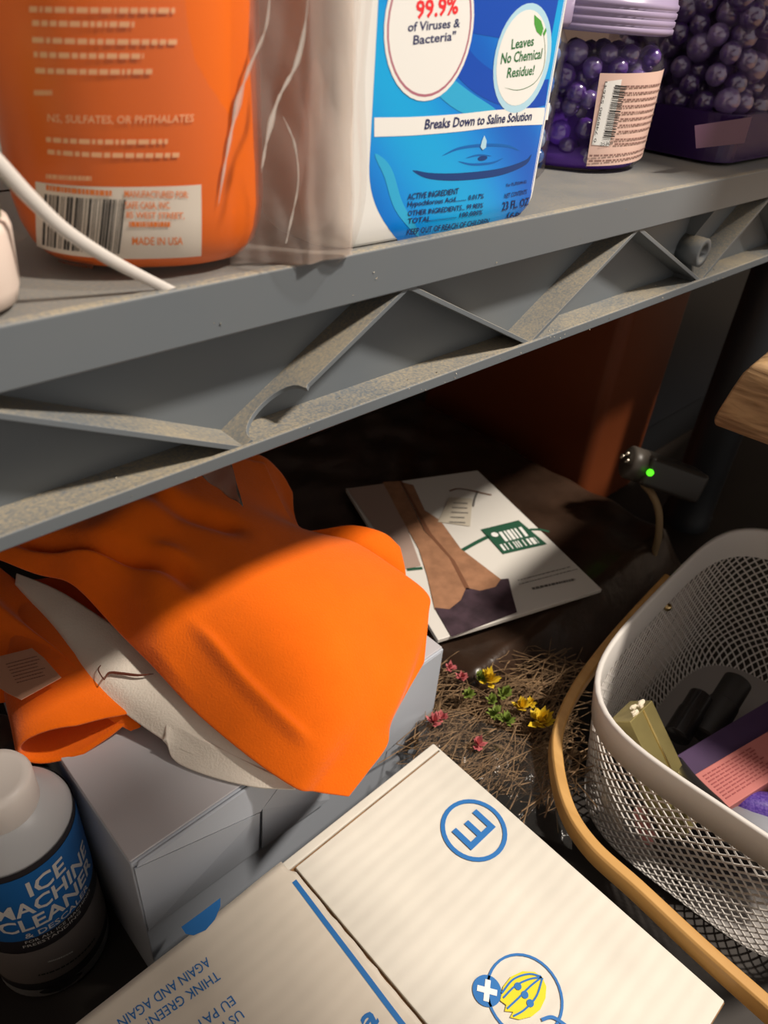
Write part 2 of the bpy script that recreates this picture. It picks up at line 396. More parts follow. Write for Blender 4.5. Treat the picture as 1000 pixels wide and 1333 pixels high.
# label
lm = bpy.data.materials.new('blue_label'); lm.use_nodes = True; nt = lm.node_tree; bs = nt.nodes['Principled BSDF']; bs.inputs['Roughness'].default_value = .28
uvn = nt.nodes.new('ShaderNodeUVMap'); sp = nt.nodes.new('ShaderNodeSeparateXYZ'); nt.links.new(uvn.outputs[0], sp.inputs[0])
n1 = nt.nodes.new('ShaderNodeTexWave'); n1.inputs['Scale'].default_value = .55; n1.inputs['Distortion'].default_value = 2.2; n1.inputs['Detail'].default_value = 1; n1.wave_type = 'BANDS'; n1.bands_direction = 'DIAGONAL'
nt.links.new(uvn.outputs[0], n1.inputs['Vector'])
rp = nt.nodes.new('ShaderNodeValToRGB'); nt.links.new(n1.outputs['Fac'], rp.inputs[0])
rp.color_ramp.elements[0].color = (.0, .12, .60, 1); rp.color_ramp.elements[1].color = (.0, .40, .84, 1)
e = rp.color_ramp.elements.new(.5); e.color = (.0, .26, .80, 1)
nt.links.new(rp.outputs[0], bs.inputs['Base Color'])
SF = Front(bot_front, .008)
lx0 = SF.uv(486, 120).x; lx1 = SF.uv(718, 100).x; lz0 = SF.uv(545, 313).y; lz1 = ZD+.125
b = MB(); rows = []; uvs = []
NV, NU = 50, 36
zl = lambda z: lx0+(SF.uv(487, 230).x-lx0)*0
for i in range(NV):
    z = lz0+(lz1-lz0)*(i/(NV-1))**1.5
    h = z-lz0
    inL = .020*max(0, 1-h/.030)**2.2; inR = .006*max(0, 1-h/.006)**2
    a = lx0+inL; c = lx1-inR
    rows.append([SF.pt((a+(c-a)*k/(NU-1), z), .00004) for k in range(NU)]); uvs += [((a+(c-a)*k/(NU-1)-lx0)/.09, h/.09) for k in range(NU)]
b.grid(rows); label = b.build('label', lm, spray, smooth=True, fix=False)
uvl = label.data.uv_layers.new(name='UVMap')
for p in label.data.polygons:
    for li in p.loop_indices: uvl.data[li].uv = uvs[label.data.loops[li].vertex_index]
# darker arc of blue behind the badges, banner, ripple
DEEP = mat('deep_blue_print', (.004, .075, .50), .3); CYAN = mat('cyan_print', (.03, .42, .74), .3); MIDB = mat('mid_ripple_print', (.0, .13, .48), .3); DARKB = mat('dark_ripple_print', (.004, .05, .22), .3); PALE = mat('pale_blue_print', (.45, .72, .88), .3)
stroke(SF, [(590, 60), (610, 90), (640, 112), (680, 125), (712, 120)], .009, DEEP, label, 'deep_arc', .0001)
stroke(SF, [(600, 0), (640, 10), (690, 20), (722, 25)], .016, DEEP, label, 'deep_arc', .0001)
stroke(SF, [(545, 85), (575, 110), (610, 135), (650, 150)], .007, CYAN, label, 'pale_arc', .00013, taper=True)
stroke(SF, [(488, 200), (505, 225), (520, 270), (545, 308)], .004, CYAN, label, 'pale_arc', .00013, taper=True)
b = MB(); up_ = [SF.uv(*p) for p in ((487, 153), (540, 152), (600, 148), (660, 142), (716, 134))]; dn_ = [SF.uv(*p) for p in ((487, 178), (540, 176), (600, 171), (660, 164), (713, 156))]
mk = lambda L_: [SF.pt((p.x, p.y), .00014) for p in spline([Vector((q.x, q.y, 0)) for q in L_], 30)]
b.grid([mk(dn_), mk(up_)]); b.build('banner', PRINT_WHITE, label, smooth=True, fix=False)
lettering(SF, 'Breaks Down to Saline Solution', (552, 168), (691, 156), (554, 155), INK_NAVY, label, .02, .00026)
disc(SF, (561, 35), .0208, PRINT_WHITE, label, 'badge', .0002, asp=.97)
disc(SF, (561, 35), .0196, mat('badge_ring_print', (.45, .16, .22), .4), label, 'badge_ring', .00022, asp=.97, rin=.0188, rings=1)
lettering(SF, '99.9%', (541, 24), (596, 17), (541, 1), INK_RED, label, .03, .00026)
lettering(SF, 'of Viruses &', (530, 41), (598, 35), (531, 29), INK_NAVY, label, .02, .00026)
lettering(SF, 'Bacteria"', (537, 58), (592, 52), (538, 46), INK_NAVY, label, .02, .00026)
disc(SF, (681, 78), .0172, PALE, label, 'badge', .00016, asp=1.0)
disc(SF, (680, 77), .0150, PRINT_WHITE, label, 'badge', .0002, asp=1.0)
stroke(SF, [(656, 114), (675, 117), (695, 108), (707, 88), (709, 60), (706, 40)], .00026, INK_GREEN, label, 'leaf_stem', .00026, taper=True)
LEAF = mat('leaf_print', (.08, .36, .06), .4)
poly(SF, [(695, 19), (704, 27), (707, 37), (704, 47), (698, 41), (695, 31)], LEAF, label, 'leaf', .00026)
poly(SF, [(706, 44), (710, 36), (711, 40), (708, 47)], LEAF, label, 'leaf', .00026)
lettering(SF, 'Leaves', (665, 64), (694, 59), (666, 51), INK_GREEN, label, .02, .00026)
lettering(SF, 'No Chemical', (651, 83), (704, 76), (653, 69), INK_GREEN, label, .02, .00026)
lettering(SF, 'Residue!', (659, 101), (694, 97), (661, 88), INK_GREEN, label, .02, .00026)
stroke(SF, [(537, 222), (560, 229), (600, 230), (650, 224), (683, 212), (692, 201)], .0026, DARKB, label, 'ripple', .0001, taper=True)
stroke(SF, [(575, 203), (598, 193), (630, 189), (660, 190), (676, 196)], .0010, MIDB, label, 'ripple', .0001, taper=True)
stroke(SF, [(596, 210), (615, 214), (640, 212), (655, 206)], .0008, MIDB, label, 'ripple', .0001, taper=True)
stroke(SF, [(606, 206), (622, 202), (640, 203)], .0006, MIDB, label, 'ripple', .0001, taper=True)
disc(SF, (628, 206), .0009, DARKB, label, 'ripple', .0001, asp=3.2)
poly(SF, [(630, 176), (633, 183), (632, 192), (628, 195), (625, 191), (627, 183)], PALE, label, 'water_drop', .00026)
for s_, o_, e_, t_ in (('ACTIVE INGREDIENT', (530, 260), (596, 252), (531, 252)), ('Hypochlorous Acid......... 0.017%', (530, 269), (629, 258), (531, 262)),
        ('OTHER INGREDIENTS... 99.983%', (530, 281), (628, 270), (531, 274)), ('TOTAL.................. 100.000%', (530, 291), (627, 279), (531, 284)),
        ('KEEP OUT OF REACH OF CHILDREN', (529, 306), (635, 291), (530, 298)), ('Per PL/70044-02', (659, 243), (685, 238), (659, 239)), ('NET CONTENTS', (656, 258), (685, 252), (657, 252)),
        ('23 FL. OZ.', (653, 274), (686, 266), (654, 263)), ('(680 ML)', (659, 284), (679, 278), (660, 276))):
    lettering(SF, s_, o_, e_, t_, INK_NAVY, label, .012, .00026)

# ================================================================ jars of water beads
ico = bmesh.new(); bmesh.ops.create_icosphere(ico, subdivisions=2, radius=1); IV = [v.co.copy() for v in ico.verts]; IF = [tuple(v.index for v in f.verts) for f in ico.faces]; ico.free()
def beads(name, inside, bounds, r, m, parent, n, seed):
    rr = random.Random(seed); pts = []; (x0, x1), (y0, y1), (z0, z1) = bounds; tries = 0; b = MB()
    while len(pts) < n and tries < n*60:
        tries += 1; p = Vector((rr.uniform(x0, x1), rr.uniform(y0, y1), rr.uniform(z0, z1))); q = r*rr.uniform(.75, 1.1)
        if not inside(p, q): continue
        if any((p-o).length < .78*(q+s) for o, s in pts): continue
        pts.append((p, q)); b.add([p+v*q for v in IV], IF)
    o = b.build(name, m, parent, smooth=True, fix=False); o['kind'] = 'stuff'; return o
CLEAR = clear('clear_plastic', (.985, .985, .99), .006, gloss=.12, fres=.4)
def gel(name, c1, c2):
    m = mat(name, c1, .24, trans=.6, ior=1.45, spec=1.0, coat=1.0); m.node_tree.nodes['Principled BSDF'].inputs['Coat Roughness'].default_value = .20; m.node_tree.nodes['Principled BSDF'].inputs['Coat IOR'].default_value = 1.8; nt = m.node_tree; g = nt.nodes.new('ShaderNodeNewGeometry'); r = nt.nodes.new('ShaderNodeValToRGB')
    r.color_ramp.elements[0].color = (*c1, 1); r.color_ramp.elements[1].color = (*c2, 1); r.color_ramp.elements[0].position = .45
    nt.links.new(g.outputs['Random Per Island'], r.inputs[0]); nt.links.new(r.outputs[0], nt.nodes['Principled BSDF'].inputs['Base Color']); return m
BEADP = gel('purple_gel', (.16, .045, .46), (.52, .40, .80))
BEADD = gel('dark_purple_gel', (.075, .022, .20), (.32, .22, .50))
BEADB = gel('blue_gel', (.03, .22, .75), (.75, .85, .9))
LIDP = mat('lavender_lid', (.33, .27, .42), .3)
jc = Vector((.409, .082)); jr = .0455
jar = thing('bead_jar', 'clear round jar of purple water beads with pale lavender lid and barcode label', 'jar', (jc.x, jc.y, ZD))
b = MB(); b.lathe([(jr-.004, ZD+.0008), (jr-.001, ZD+.003), (jr, ZD+.008), (jr, ZD+.052), (jr-.002, ZD+.057), (jr-.005, ZD+.060), (jr-.005, ZD+.066)], jc, 56); b.build('glass_wall', CLEAR, jar, smooth=True)
b = MB(); z = ZD+.064; prof = [(jr-.002, z)]
for k in range(4): prof += [(jr+.0005, z+.001+k*.0035), (jr+.0005, z+.003+k*.0035), (jr-.0005, z+.0036+k*.0035)]
prof += [(jr-.001, z+.0165), (jr-.004, z+.0175)]
b.lathe(prof, jc, 56); b.build('lid', LIDP, jar, smooth=True)
beads('beads', lambda p, q: math.hypot(p.x-jc.x, p.y-jc.y) < jr-.0015-q and p.z > ZD+.002+q*.8, ((jc.x-jr, jc.x+jr), (jc.y-jr, jc.y+jr), (ZD, ZD+.055)), .0062, BEADP, jar, 330, 1)
b = MB(); b.lathe([(jr-.005, ZD+.0015), (jr-.0025, ZD+.004), (jr-.003, ZD+.008), (jr*.66, ZD+.012), (jr*.66, ZD+.052)], jc, 32); b.build('bead_core', mat('bead_core', (.10, .025, .34), .4), jar, smooth=True)
JS = Cyl(jc.x, jc.y, jr)
PINKL = mat('pink_label', (.72, .50, .43), .5)
def cyl_quad(surf, pxs, m, parent, name, eps, nu=16, nv=4):
    P = [surf.uv(*p) for p in pxs]; rows = []
    for i in range(nv):
        v = i/(nv-1); a = P[0]+(P[3]-P[0])*v; c = P[1]+(P[2]-P[1])*v
        rows.append([surf.pt(a+(c-a)*k/(nu-1), eps) for k in range(nu)])
    b = MB(); b.grid(rows); return b.build(name, m, parent, smooth=True, fix=False)
jl = cyl_quad(JS, [(763, 216), (849, 205), (874, 90), (781, 95)], PINKL, jar, 'label', .0005)
cyl_quad(JS, [(770, 188), (792, 190), (809, 103), (788, 106)], PRINT_WHITE, jl, 'barcode_panel', .0007, 6)
barcode(JS, (784, 181), (800, 110), (798, 182), INK_BLACK, jl, 4, 40, .0010)
lettering(JS, '25308', (780, 190), (796, 188), (781, 185), INK_BLACK, jl, .0, .0010)
lettering(JS, '0 748980 52641', (775, 185), (790, 106), (772, 185), INK_BLACK, jl, .0, .0010)
tiny_lines(JS, (813, 111), (862, 106), (804, 170), 8, mat('label_ink', (.25, .14, .12), .6), jl, .0009, 5, eps=.0010)
tiny_lines(JS, (800, 180), (850, 174), (799, 186), 2, mat('label_ink2', (.25, .14, .12), .6), jl, .0009, 6, eps=.0010)
tiny_lines(JS, (767, 201), (852, 190), (766, 208), 2, mat('label_ink3', (.25, .14, .12), .6), jl, .0009, 7, eps=.0010)
# blue beads, half hidden
kc = Vector((.332, .070)); kr = .026
bj = thing('bead_jar', 'slim clear tub of blue water beads squeezed behind the white disinfectant bottle', 'jar', (kc.x, kc.y, ZD))
b = MB(); b.lathe([(kr-.002, ZD+.001), (kr, ZD+.004), (kr, ZD+.06), (kr-.003, ZD+.065), (kr-.003, ZD+.07)], kc, 40); b.build('glass_wall', CLEAR, bj, smooth=True)
b = MB(); b.lathe([(kr-.001, ZD+.066), (kr, ZD+.068), (kr, ZD+.080), (kr-.002, ZD+.081)], kc, 40); b.build('lid', LIDP, bj, smooth=True)
beads('beads', lambda p, q: math.hypot(p.x-kc.x, p.y-kc.y) < kr-.001-q and p.z > ZD+.002+q*.8, ((kc.x-kr, kc.x+kr), (kc.y-kr, kc.y+kr), (ZD, ZD+.06)), .0045, BEADB, bj, 220, 2)
# large purple tub
def rrect(cx, cy, hx, hy, rad, z, n=8):
    out = []
    for qx, qy, a0 in ((1, 1, 0), (-1, 1, pi/2), (-1, -1, pi), (1, -1, 1.5*pi)):
        for k in range(n): a = a0+pi/2*k/(n-1); out.append(Vector((cx+qx*(hx-rad)+rad*cos(a), cy+qy*(hy-rad)+rad*sin(a), z)))
    return out
px0, px1, py0, py1 = .482, .598, .016, .12; pcx, pcy, phx, phy = (px0+px1)/2, (py0+py1)/2, (px1-px0)/2, (py1-py0)/2
pt = thing('bead_tub', 'large clear tub packed with purple water beads at the shelf end', 'tub', (pcx, pcy, ZD))
b = MB(); b.loft([rrect(pcx, pcy, phx-i_, phy-i_, .018, ZD+h) for i_, h in ((.006, .0008), (.002, .003), (0, .008), (0, .12), (.004, .126), (.004, .134))]); b.build('tub_wall', clear('tub_plastic', (.96, .94, .98), .006, gloss=.12, fres=.4), pt, smooth=True)
b = MB(); b.loft([rrect(pcx, pcy, phx-.001, phy-.001, .018, ZD+h) for h in (.128, .146)]); b.build('lid', LIDP, pt, bevel=.002)
beads('beads', lambda p, q: abs(p.x-pcx) < phx-.002-q and abs(p.y-pcy) < phy-.002-q and (abs(p.x-pcx) > phx-.03 or abs(p.y-pcy) > phy-.03), ((px0, px1), (py0, py1), (ZD+.028, ZD+.12)), .0082, BEADD, pt, 330, 3)
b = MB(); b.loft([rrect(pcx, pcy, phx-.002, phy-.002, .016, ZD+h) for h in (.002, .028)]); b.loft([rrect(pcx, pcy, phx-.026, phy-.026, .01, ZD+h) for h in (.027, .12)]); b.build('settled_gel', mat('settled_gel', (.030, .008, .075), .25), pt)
PS = Front(lambda x, z: py0, py0)
poly(PS, [(903, 163), (978, 152), (968, 186), (905, 193)], mat('mauve_sticker', (.10, .045, .10), .5), pt, 'sticker', .0006)

# ================================================================ orange bottle in a clear zip bag, on the left
oc = Vector((.1160, .0365)); orx, ory = .0370, .0310; orot = radians(-26)
orange_b = thing('orange_bottle', 'orange squeeze bottle with pale back print standing inside a clear bag', 'bottle', (oc.x, oc.y, ZD))
ORNG = mat('orange_bottle_plastic', (.86, .155, .008), .32)
def oring(sx, sy, z, n=64):
    out = []
    for k in range(n):
        a = 2*pi*k/n; x = orx*sx*math.copysign(abs(cos(a))**.85, cos(a)); y = ory*sy*math.copysign(abs(sin(a))**.85, sin(a))
        out.append(Vector((oc.x+x*cos(orot)-y*sin(orot), oc.y+x*sin(orot)+y*cos(orot), z)))
    return out
b = MB(); b.loft([oring(s, s, ZD+.002+h) for s, h in ((.72, 0), (.84, .0015), (.92, .005), (.97, .010), (1, .017), (1, .13), (.9, .15), (.4, .165), (.38, .18))]); b.build('body', ORNG, orange_b, smooth=True)
b = MB(); b.lathe([(.016, ZD+.178), (.016, ZD+.205), (.014, ZD+.207)], oc, 24); b.build('cap', WHITE, orange_b, smooth=True)
def or_front(x, z):
    k = 1; h = z-ZD-.002
    if h < .017: k = .80+.20*math.sqrt(max(0, 1-((.017-h)/.017)**2))
    q = max(-.995, min(.995, x/(orx*k))); return -ory*k*(1-abs(q)**(2/.85))**(.85/2)
class LFront:                                    # front surface in a frame turned about z
    def __init__(s, c, rot, fn): s.c = c; s.ex = Vector((cos(rot), sin(rot))); s.ey = Vector((-sin(rot), cos(rot))); s.fn = fn
    def uv(s, px, py):
        d = ray(px, py); o = Vector((CAM.x, CAM.y))-s.c; d2 = Vector((d.x, d.y)); ox, oy, dx, dy = o.dot(s.ex), o.dot(s.ey), d2.dot(s.ex), d2.dot(s.ey); y = s.fn(0, ZD+.05)
        for _ in range(14): t = (y-oy)/dy; x = ox+t*dx; z = CAM.z+t*d.z; y = .5*y+.5*s.fn(x, z)
        return Vector((x, z))
    def pt(s, uv, e=.0003): p = s.c+s.ex*uv[0]+s.ey*(s.fn(uv[0], uv[1])-e); return Vector((p.x, p.y, uv[1]))
OS = LFront(oc, orot, or_front)
def opt(uv, e): return OS.pt(uv, e)
PEACH = mat('peach_print', (.93, .50, .26), .5); CREAM = mat('cream_panel', (.80, .74, .66), .45); ORINK = mat('orange_ink', (.85, .22, .03), .5)
def quad_on(surf, pxs, m, parent, name, eps, nu=14, nv=4): return cyl_quad(surf, pxs, m, parent, name, eps, nu, nv)
pan = quad_on(OS, [(48, 320), (262, 333), (262, 240), (46, 236)], CREAM, orange_b, 'barcode_panel', .0002, 24, 16)
barcode(OS, (55, 318), (155, 330), (58, 252), INK_BLACK, pan, 9, 34, .0004)
for s_, o_, e_, t_ in (('MANUFACTURED FOR:', (162, 256), (245, 257), (162, 247)), ('SAFE CASA, INC.', (163, 271), (222, 271), (163, 262)), ('85 WEST STREET,', (164, 283), (240, 284), (164, 275)), ('MADE IN USA', (172, 318), (238, 318), (172, 308))):
    lettering(OS, s_, o_, e_, t_, ORINK, pan, .012, .0004)
lettering(OS, 'NS, SULFATES, OR PHTHALATES', (62, 158), (252, 158), (62, 148), PEACH, orange_b, .012, .0003)
for i_, (o_, e_) in enumerate((((60, 178), (240, 180)), ((62, 194), (244, 198)), ((44, 117), (76, 117)), ((46, 88), (225, 89)), ((44, 67), (228, 69)), ((42, 48), (236, 51)), ((42, 26), (216, 28)), ((38, 8), (230, 10)), ((60, 226), (130, 229)))):
    tiny_lines(OS, o_, e_, (o_[0], o_[1]+9), 1, PEACH, orange_b, .0012, 50+i_, 'fine_print', .0003)
tiny_lines(OS, (76, 338), (132, 346), (77, 346), 1, mat('brown_ink', (.18, .03, .0), .6), orange_b, .0014, 77, 'stamp_print', .0003)
tiny_lines(OS, (168, 288), (236, 288), (168, 297), 1, ORINK, pan, .0014, 78, 'fine_print', .0004); tiny_lines(OS, (60, 240), (150, 248), (60, 248), 1, ORINK, pan, .0014, 79, 'fine_print', .0004)

# the bag
bag = thing('zip_bag', 'clear wrinkled plastic bag with white zip seal around the orange bottle', 'bag', (.12, .04, ZD))
BAGM = clear('bag_film', (.99, .98, .97), .02, (.95, .85, .78), .16, gloss=.20, bump=.35, bscale=70, fres=.12)
def bagpt(u, z):                                  # closed loop around the bottle with a loose flap to the right
    a = 2*pi*u; x = .118+.046*cos(a); y = .039+(.037-.006*cos(a))*sin(a)
    if cos(a) > .2: x += .005*(cos(a)-.2)/.8; y -= .042*((cos(a)-.2)/.8)
    h = (z-ZD)/.12; k = 1-.10*math.exp(-h*25)
    p = Vector((.118+(x-.118)*k, .039+(y-.039)*k, z))
    f = .0030*noise.noise(Vector((x*28, y*28, z*22)))+.0035*abs(noise.noise(Vector((x*50+3, y*50, z*14))))*(.4+max(0, cos(a)))
    n = Vector((cos(a), sin(a), 0)); return p+n*(f-.001)
b = MB(); NU, NV = 220, 70
rows = [[bagpt(k/NU, ZD+.0006+.135*j/(NV-1)) for k in range(NU)] for j in range(NV)]
b.loft(rows, cap=False)
bagf = b.build('bag_film', BAGM, bag, smooth=True, fix=False)
BAGH = clear('crumpled_film', (.97, .95, .93), .15, (.95, .82, .76), .12, gloss=.35, bump=.5, bscale=60, fres=.6)
for j_, (yo, ph) in enumerate(((.012, 0), (.020, 5), (.030, 9))):
    b = MB(); rows = []
    for j in range(50):
        z = ZD+.001+.13*j/49; row = []
        for k in range(40):
            x = .130+.040*k/39-.006*(j/49)*(k/39)**2+.002*noise.noise(Vector((j*.12, ph, 0)))*k/39; q_ = Vector((x*70+ph, z*22, ph)); g_ = min(1, k/20); row.append(Vector((x, yo*(1-g_)-(.0004+.0006*j_)*g_-.0030*abs(noise.noise(q_))-.0020*abs(noise.noise(q_*1.9+Vector((3, 1, 0)))), z)))
        rows.append(row)
    b.grid(rows); b.build('crumpled_film', BAGH, bag, smooth=True, fix=False)
GLINT = clear('film_glint', (.99, .97, .95), .30, (.97, .90, .84), .12, gloss=.5, fres=.6)  # pale film for ridges that draw the bag's highlight streaks
for cr, yy, w_ in (([(402, -10), (396, 40), (385, 85), (362, 130), (348, 180), (340, 225)], -.006, .0018), ([(352, -10), (345, 40), (322, 95), (306, 150), (292, 220), (284, 270)], .002, .0016),
        ([(368, 150), (384, 190), (388, 240), (376, 300), (372, 318)], -.006, .0014)):
    b = MB(); b.tube(spline([on(x_, y_, 1, yy) for x_, y_ in cr], 30), [.65*w_*(.25+1.3*abs(noise.noise(Vector((i*.22, yy*900+.3, w_*3000)))))*(sin(pi*i/29)**.5+.02) for i in range(30)], 7, flat=(.25, 1)); b.build('glint_ridge', GLINT, bag, smooth=True)
# white zip seal hanging diagonally across the front
zs = [(-30, 185), (0, 215), (40, 258), (85, 300), (140, 336), (185, 360), (226, 380)]
zp = [on(px, py, 1, .002+.002*(1-i/6)) for i, (px, py) in enumerate(zs)]
b = MB(); b.tube(spline(zp, 40), [.0021-.0006*i/39 for i in range(40)], 8, flat=(.45, 1)); b.build('zip_seal', mat('zip_seal_plastic', (.78, .74, .70), .25, trans=.2), bag, smooth=True)
# small pot at far left
pc = on(-12, 400, 2, ZD); pc = Vector((.0505, .0190))
pot = thing('white_pot', 'small white round pot with green print at the far left of the shelf', 'pot', (pc.x, pc.y, ZD))
b = MB(); b.lathe([(.013, ZD+.0006), (.016, ZD+.002), (.0172, ZD+.006), (.018, ZD+.020), (.0175, ZD+.022), (.0165, ZD+.0225)], pc, 40); b.build('base', mat('cream_pot', (.74, .62, .55), .3), pot, smooth=True)
b = MB(); b.lathe([(.0162, ZD+.0225), (.0162, ZD+.055), (.010, ZD+.06)], pc, 40); b.build('upper_cup', mat('pot_cup', (.62, .66, .5), .3, var_col=(.12, .25, .06), vscale=60), pot, smooth=True)

#@@LOWER
# ================================================================ white cardboard box with blue print
ZW = .080; wx0, wx1, wy0, wy1 = -.14, .2255, -.2105, -.0305
def cardboard(name, c, wave=0):
    m = mat(name, c, .75, spec=.2, var=.10, vscale=25); nt = m.node_tree; bs = nt.nodes['Principled BSDF']
    tc = nt.nodes.new('ShaderNodeTexCoord'); wv = nt.nodes.new('ShaderNodeTexWave'); wv.bands_direction = 'Y'; wv.inputs['Scale'].default_value = 42; wv.inputs['Distortion'].default_value = 1.2; wv.inputs['Detail'].default_value = 2
    nt.links.new(tc.outputs['Object'], wv.inputs['Vector']); bp = nt.nodes.new('ShaderNodeBump'); bp.inputs['Strength'].default_value = wave; bp.inputs['Distance'].default_value = .0012
    nt.links.new(wv.outputs['Fac'], bp.inputs['Height']); nt.links.new(bp.outputs[0], bs.inputs['Normal']); return m
CARD = cardboard('white_cardboard', (.74, .705, .63), .16); KRAFT = mat('kraft_edge', (.36, .20, .09), .8, var=.4, vscale=200, bump=.4, bscale=500)
CARD2 = cardboard('flap_cardboard', (.76, .69, .59), .10)
BLUE = mat('blue_print', (.015, .16, .48), .6); YEL = mat('yellow_print', (.85, .66, .01), .6)
wbx = thing('shipping_box', 'white corrugated cardboard box with blue circled E and yellow fruit logo', 'box', ((wx0+wx1)/2, -.12, 0))
b = MB(); b.box((wx0, wy0, .0005), (wx1, wy1, ZW-.0022)); b.build('carton', KRAFT, wbx)
b = MB(); b.box((wx0, wy1-.0008, .0005), (wx1, wy1, ZW-.001)); b.box((wx1-.0008, wy0+.004, .0005), (wx1, wy1, ZW-.001)); b.build('side_panel', CARD, wbx)
fx = .1195
b = MB(); b.box((fx, wy0+.0005, ZW-.0022), (wx1-.0004, wy1-.0062, ZW)); top = b.build('top_panel', CARD, wbx, bevel=.0006)
b = MB(); b.box((fx-.004, wy1-.0052, ZW-.0022), (wx1-.0004, wy1-.0001, ZW+.0001)); b.build('rear_lip', CARD, wbx, bevel=.0008)
# left flap, gently buckled, with a torn edge
def flap_z(x, y): return ZW+.0014+.0007*sin((x+.35*y)*70+1)*(.4+.6*max(0, min(1, (x-wx0)/.26)))+.0005*noise.noise(Vector((x*50, y*25, 0)))
rr = random.Random(11); rows = []
for j in range(60):
    y = wy1-.0001+(wy0-wy1)*j/59
    edge = fx-.0022+.0007*noise.noise(Vector((0, y*160, 1)))+(.0003*rr.random()) - (.0000 if j > 2 else .002)
    row = []
    for k in range(110):
        x = wx0+(edge-wx0)*k/109
        row.append(Vector((x, y, flap_z(x, y))))
    rows.append(row)
b = MB(); b.grid(rows); flap = b.build('left_flap', [CARD2], wbx, smooth=True); so = flap.modifiers.new('solid', 'SOLIDIFY'); so.thickness = .0022; so.offset = -1
WS = ZPlane(ZW+.0002); WF = Heights(flap_z)
disc(WS, (617, 1080), .0175, BLUE, top, 'logo_ring', .0004, rin=.0152, rings=1, asp=1.0)
EC = WS.uv(617, 1080)
def ebar(u0, u1, v0, v1):                          # letter E, reading right = +y, up = -x
    P = [EC+Vector((-v, u)) for u, v in ((u0, v0), (u1, v0), (u1, v1), (u0, v1))]
    return [WS.pt(p, .0005) for p in P]
b = MB(); hE, wE, tE = .0098, .0068, .0032
for q in ((-wE, -wE+tE, -hE, hE), (-wE+tE, wE, hE-tE, hE), (-wE+tE, wE*.8, -tE/2, tE/2), (-wE+tE, wE, -hE, -hE+tE)): b.add(ebar(*q), [(0, 1, 2, 3)])
b.build('logo_letter', BLUE, top, fix=False)
FC = (683, 1295); disc(WS, FC, .0170, BLUE, top, 'fruit_ring', .0004, rin=.0159, rings=1)
disc(WS, (634, 1290), .0064, BLUE, top, 'plus_badge', .0004)
pc_ = WS.uv(634, 1290)
a, c = .0044, .0012
obj('plus_mark', [WS.pt(pc_+Vector((cos(.6)*x-sin(.6)*y, sin(.6)*x+cos(.6)*y)), .0006) for x, y in ((-a, -c), (-c, -c), (-c, -a), (c, -a), (c, -c), (a, -c), (a, c), (c, c), (c, a), (-c, a), (-c, c), (-a, c))], [(0, 1, 10, 11), (1, 2, 3, 4), (4, 5, 6, 7), (7, 8, 9, 10), (1, 4, 7, 10)], PRINT_WHITE, top)
poly(WS, [(651, 1303), (655, 1285), (665, 1272), (680, 1265), (696, 1266), (706, 1273), (711, 1285), (710, 1300), (703, 1315), (692, 1324), (676, 1328), (664, 1325), (668, 1318), (657, 1317), (659, 1309)], YEL, top, 'fruit', .0006)
for ps in ([(655, 1300), (670, 1285), (688, 1276), (705, 1273)], [(660, 1314), (675, 1300), (690, 1285), (705, 1273)], [(668, 1324), (683, 1315), (698, 1298), (706, 1274)], [(653, 1294), (668, 1276), (688, 1269), (704, 1272)]):
    stroke(WS, ps, .0008, BLUE, top, 'fruit_line', .0009)
for q in ((674, 1285), (683, 1296), (690, 1307)): disc(WS, q, .0016, BLUE, top, 'fruit_dot', .0010, n=14, rings=1)
stroke(WS, [(705, 1328), (720, 1325), (740, 1338)], .0014, BLUE, top, 'fruit_line', .0006)
stroke(WF, [(383, 1147), (420, 1196), (470, 1262), (525, 1335), (560, 1380)], .0024, BLUE, flap, 'edge_line', .0002)
for s_, o_, e_ in (('AGAIN AND AGAIN', (269, 1246), (152, 1328)), ('THINK GREEN!', (281, 1264), (189, 1327)), ('EU PAT', (301, 1296), (254, 1331)), ('US PAT', (312, 1314), (265, 1349))):
    lettering(WF, s_, o_, e_, (o_[0]+7, o_[1]+10.5), BLUE, flap, .004, .0002)
lettering(WF, 'a', (476, 1344), (494, 1330), (464, 1318), BLUE, flap, .03, .0002)
poly(WF, [(236, 1207), (262, 1188), (287, 1169), (287, 1180), (280, 1197), (268, 1211), (252, 1218), (242, 1216)], BLUE, flap, 'edge_logo', .0002)

# ================================================================ pale grey box under the clothes
ZG = .120; gx0, gx1, gy0, gy1 = .0535, .254, -.006, .16
GB = mat('grey_blue_board', (.47, .51, .58), .6, var=.06, vscale=10); GBT = mat('grey_board_top', (.53, .52, .55), .6, var=.06, vscale=10)
gb = thing('gift_box', 'pale grey-blue cardboard box under the orange garment', 'box', ((gx0+gx1)/2, .08, 0))
b = MB(); b.box((gx0, gy0, .0005), (gx1, gy1, ZG-.0012)); b.build('carton', GB, gb, bevel=.0008)
b = MB(); b.box((gx0+.0004, gy0+.001, ZG-.0012), (gx1-.0004, gy1, ZG)); b.build('lid_flap', GBT, gb, bevel=.0006)
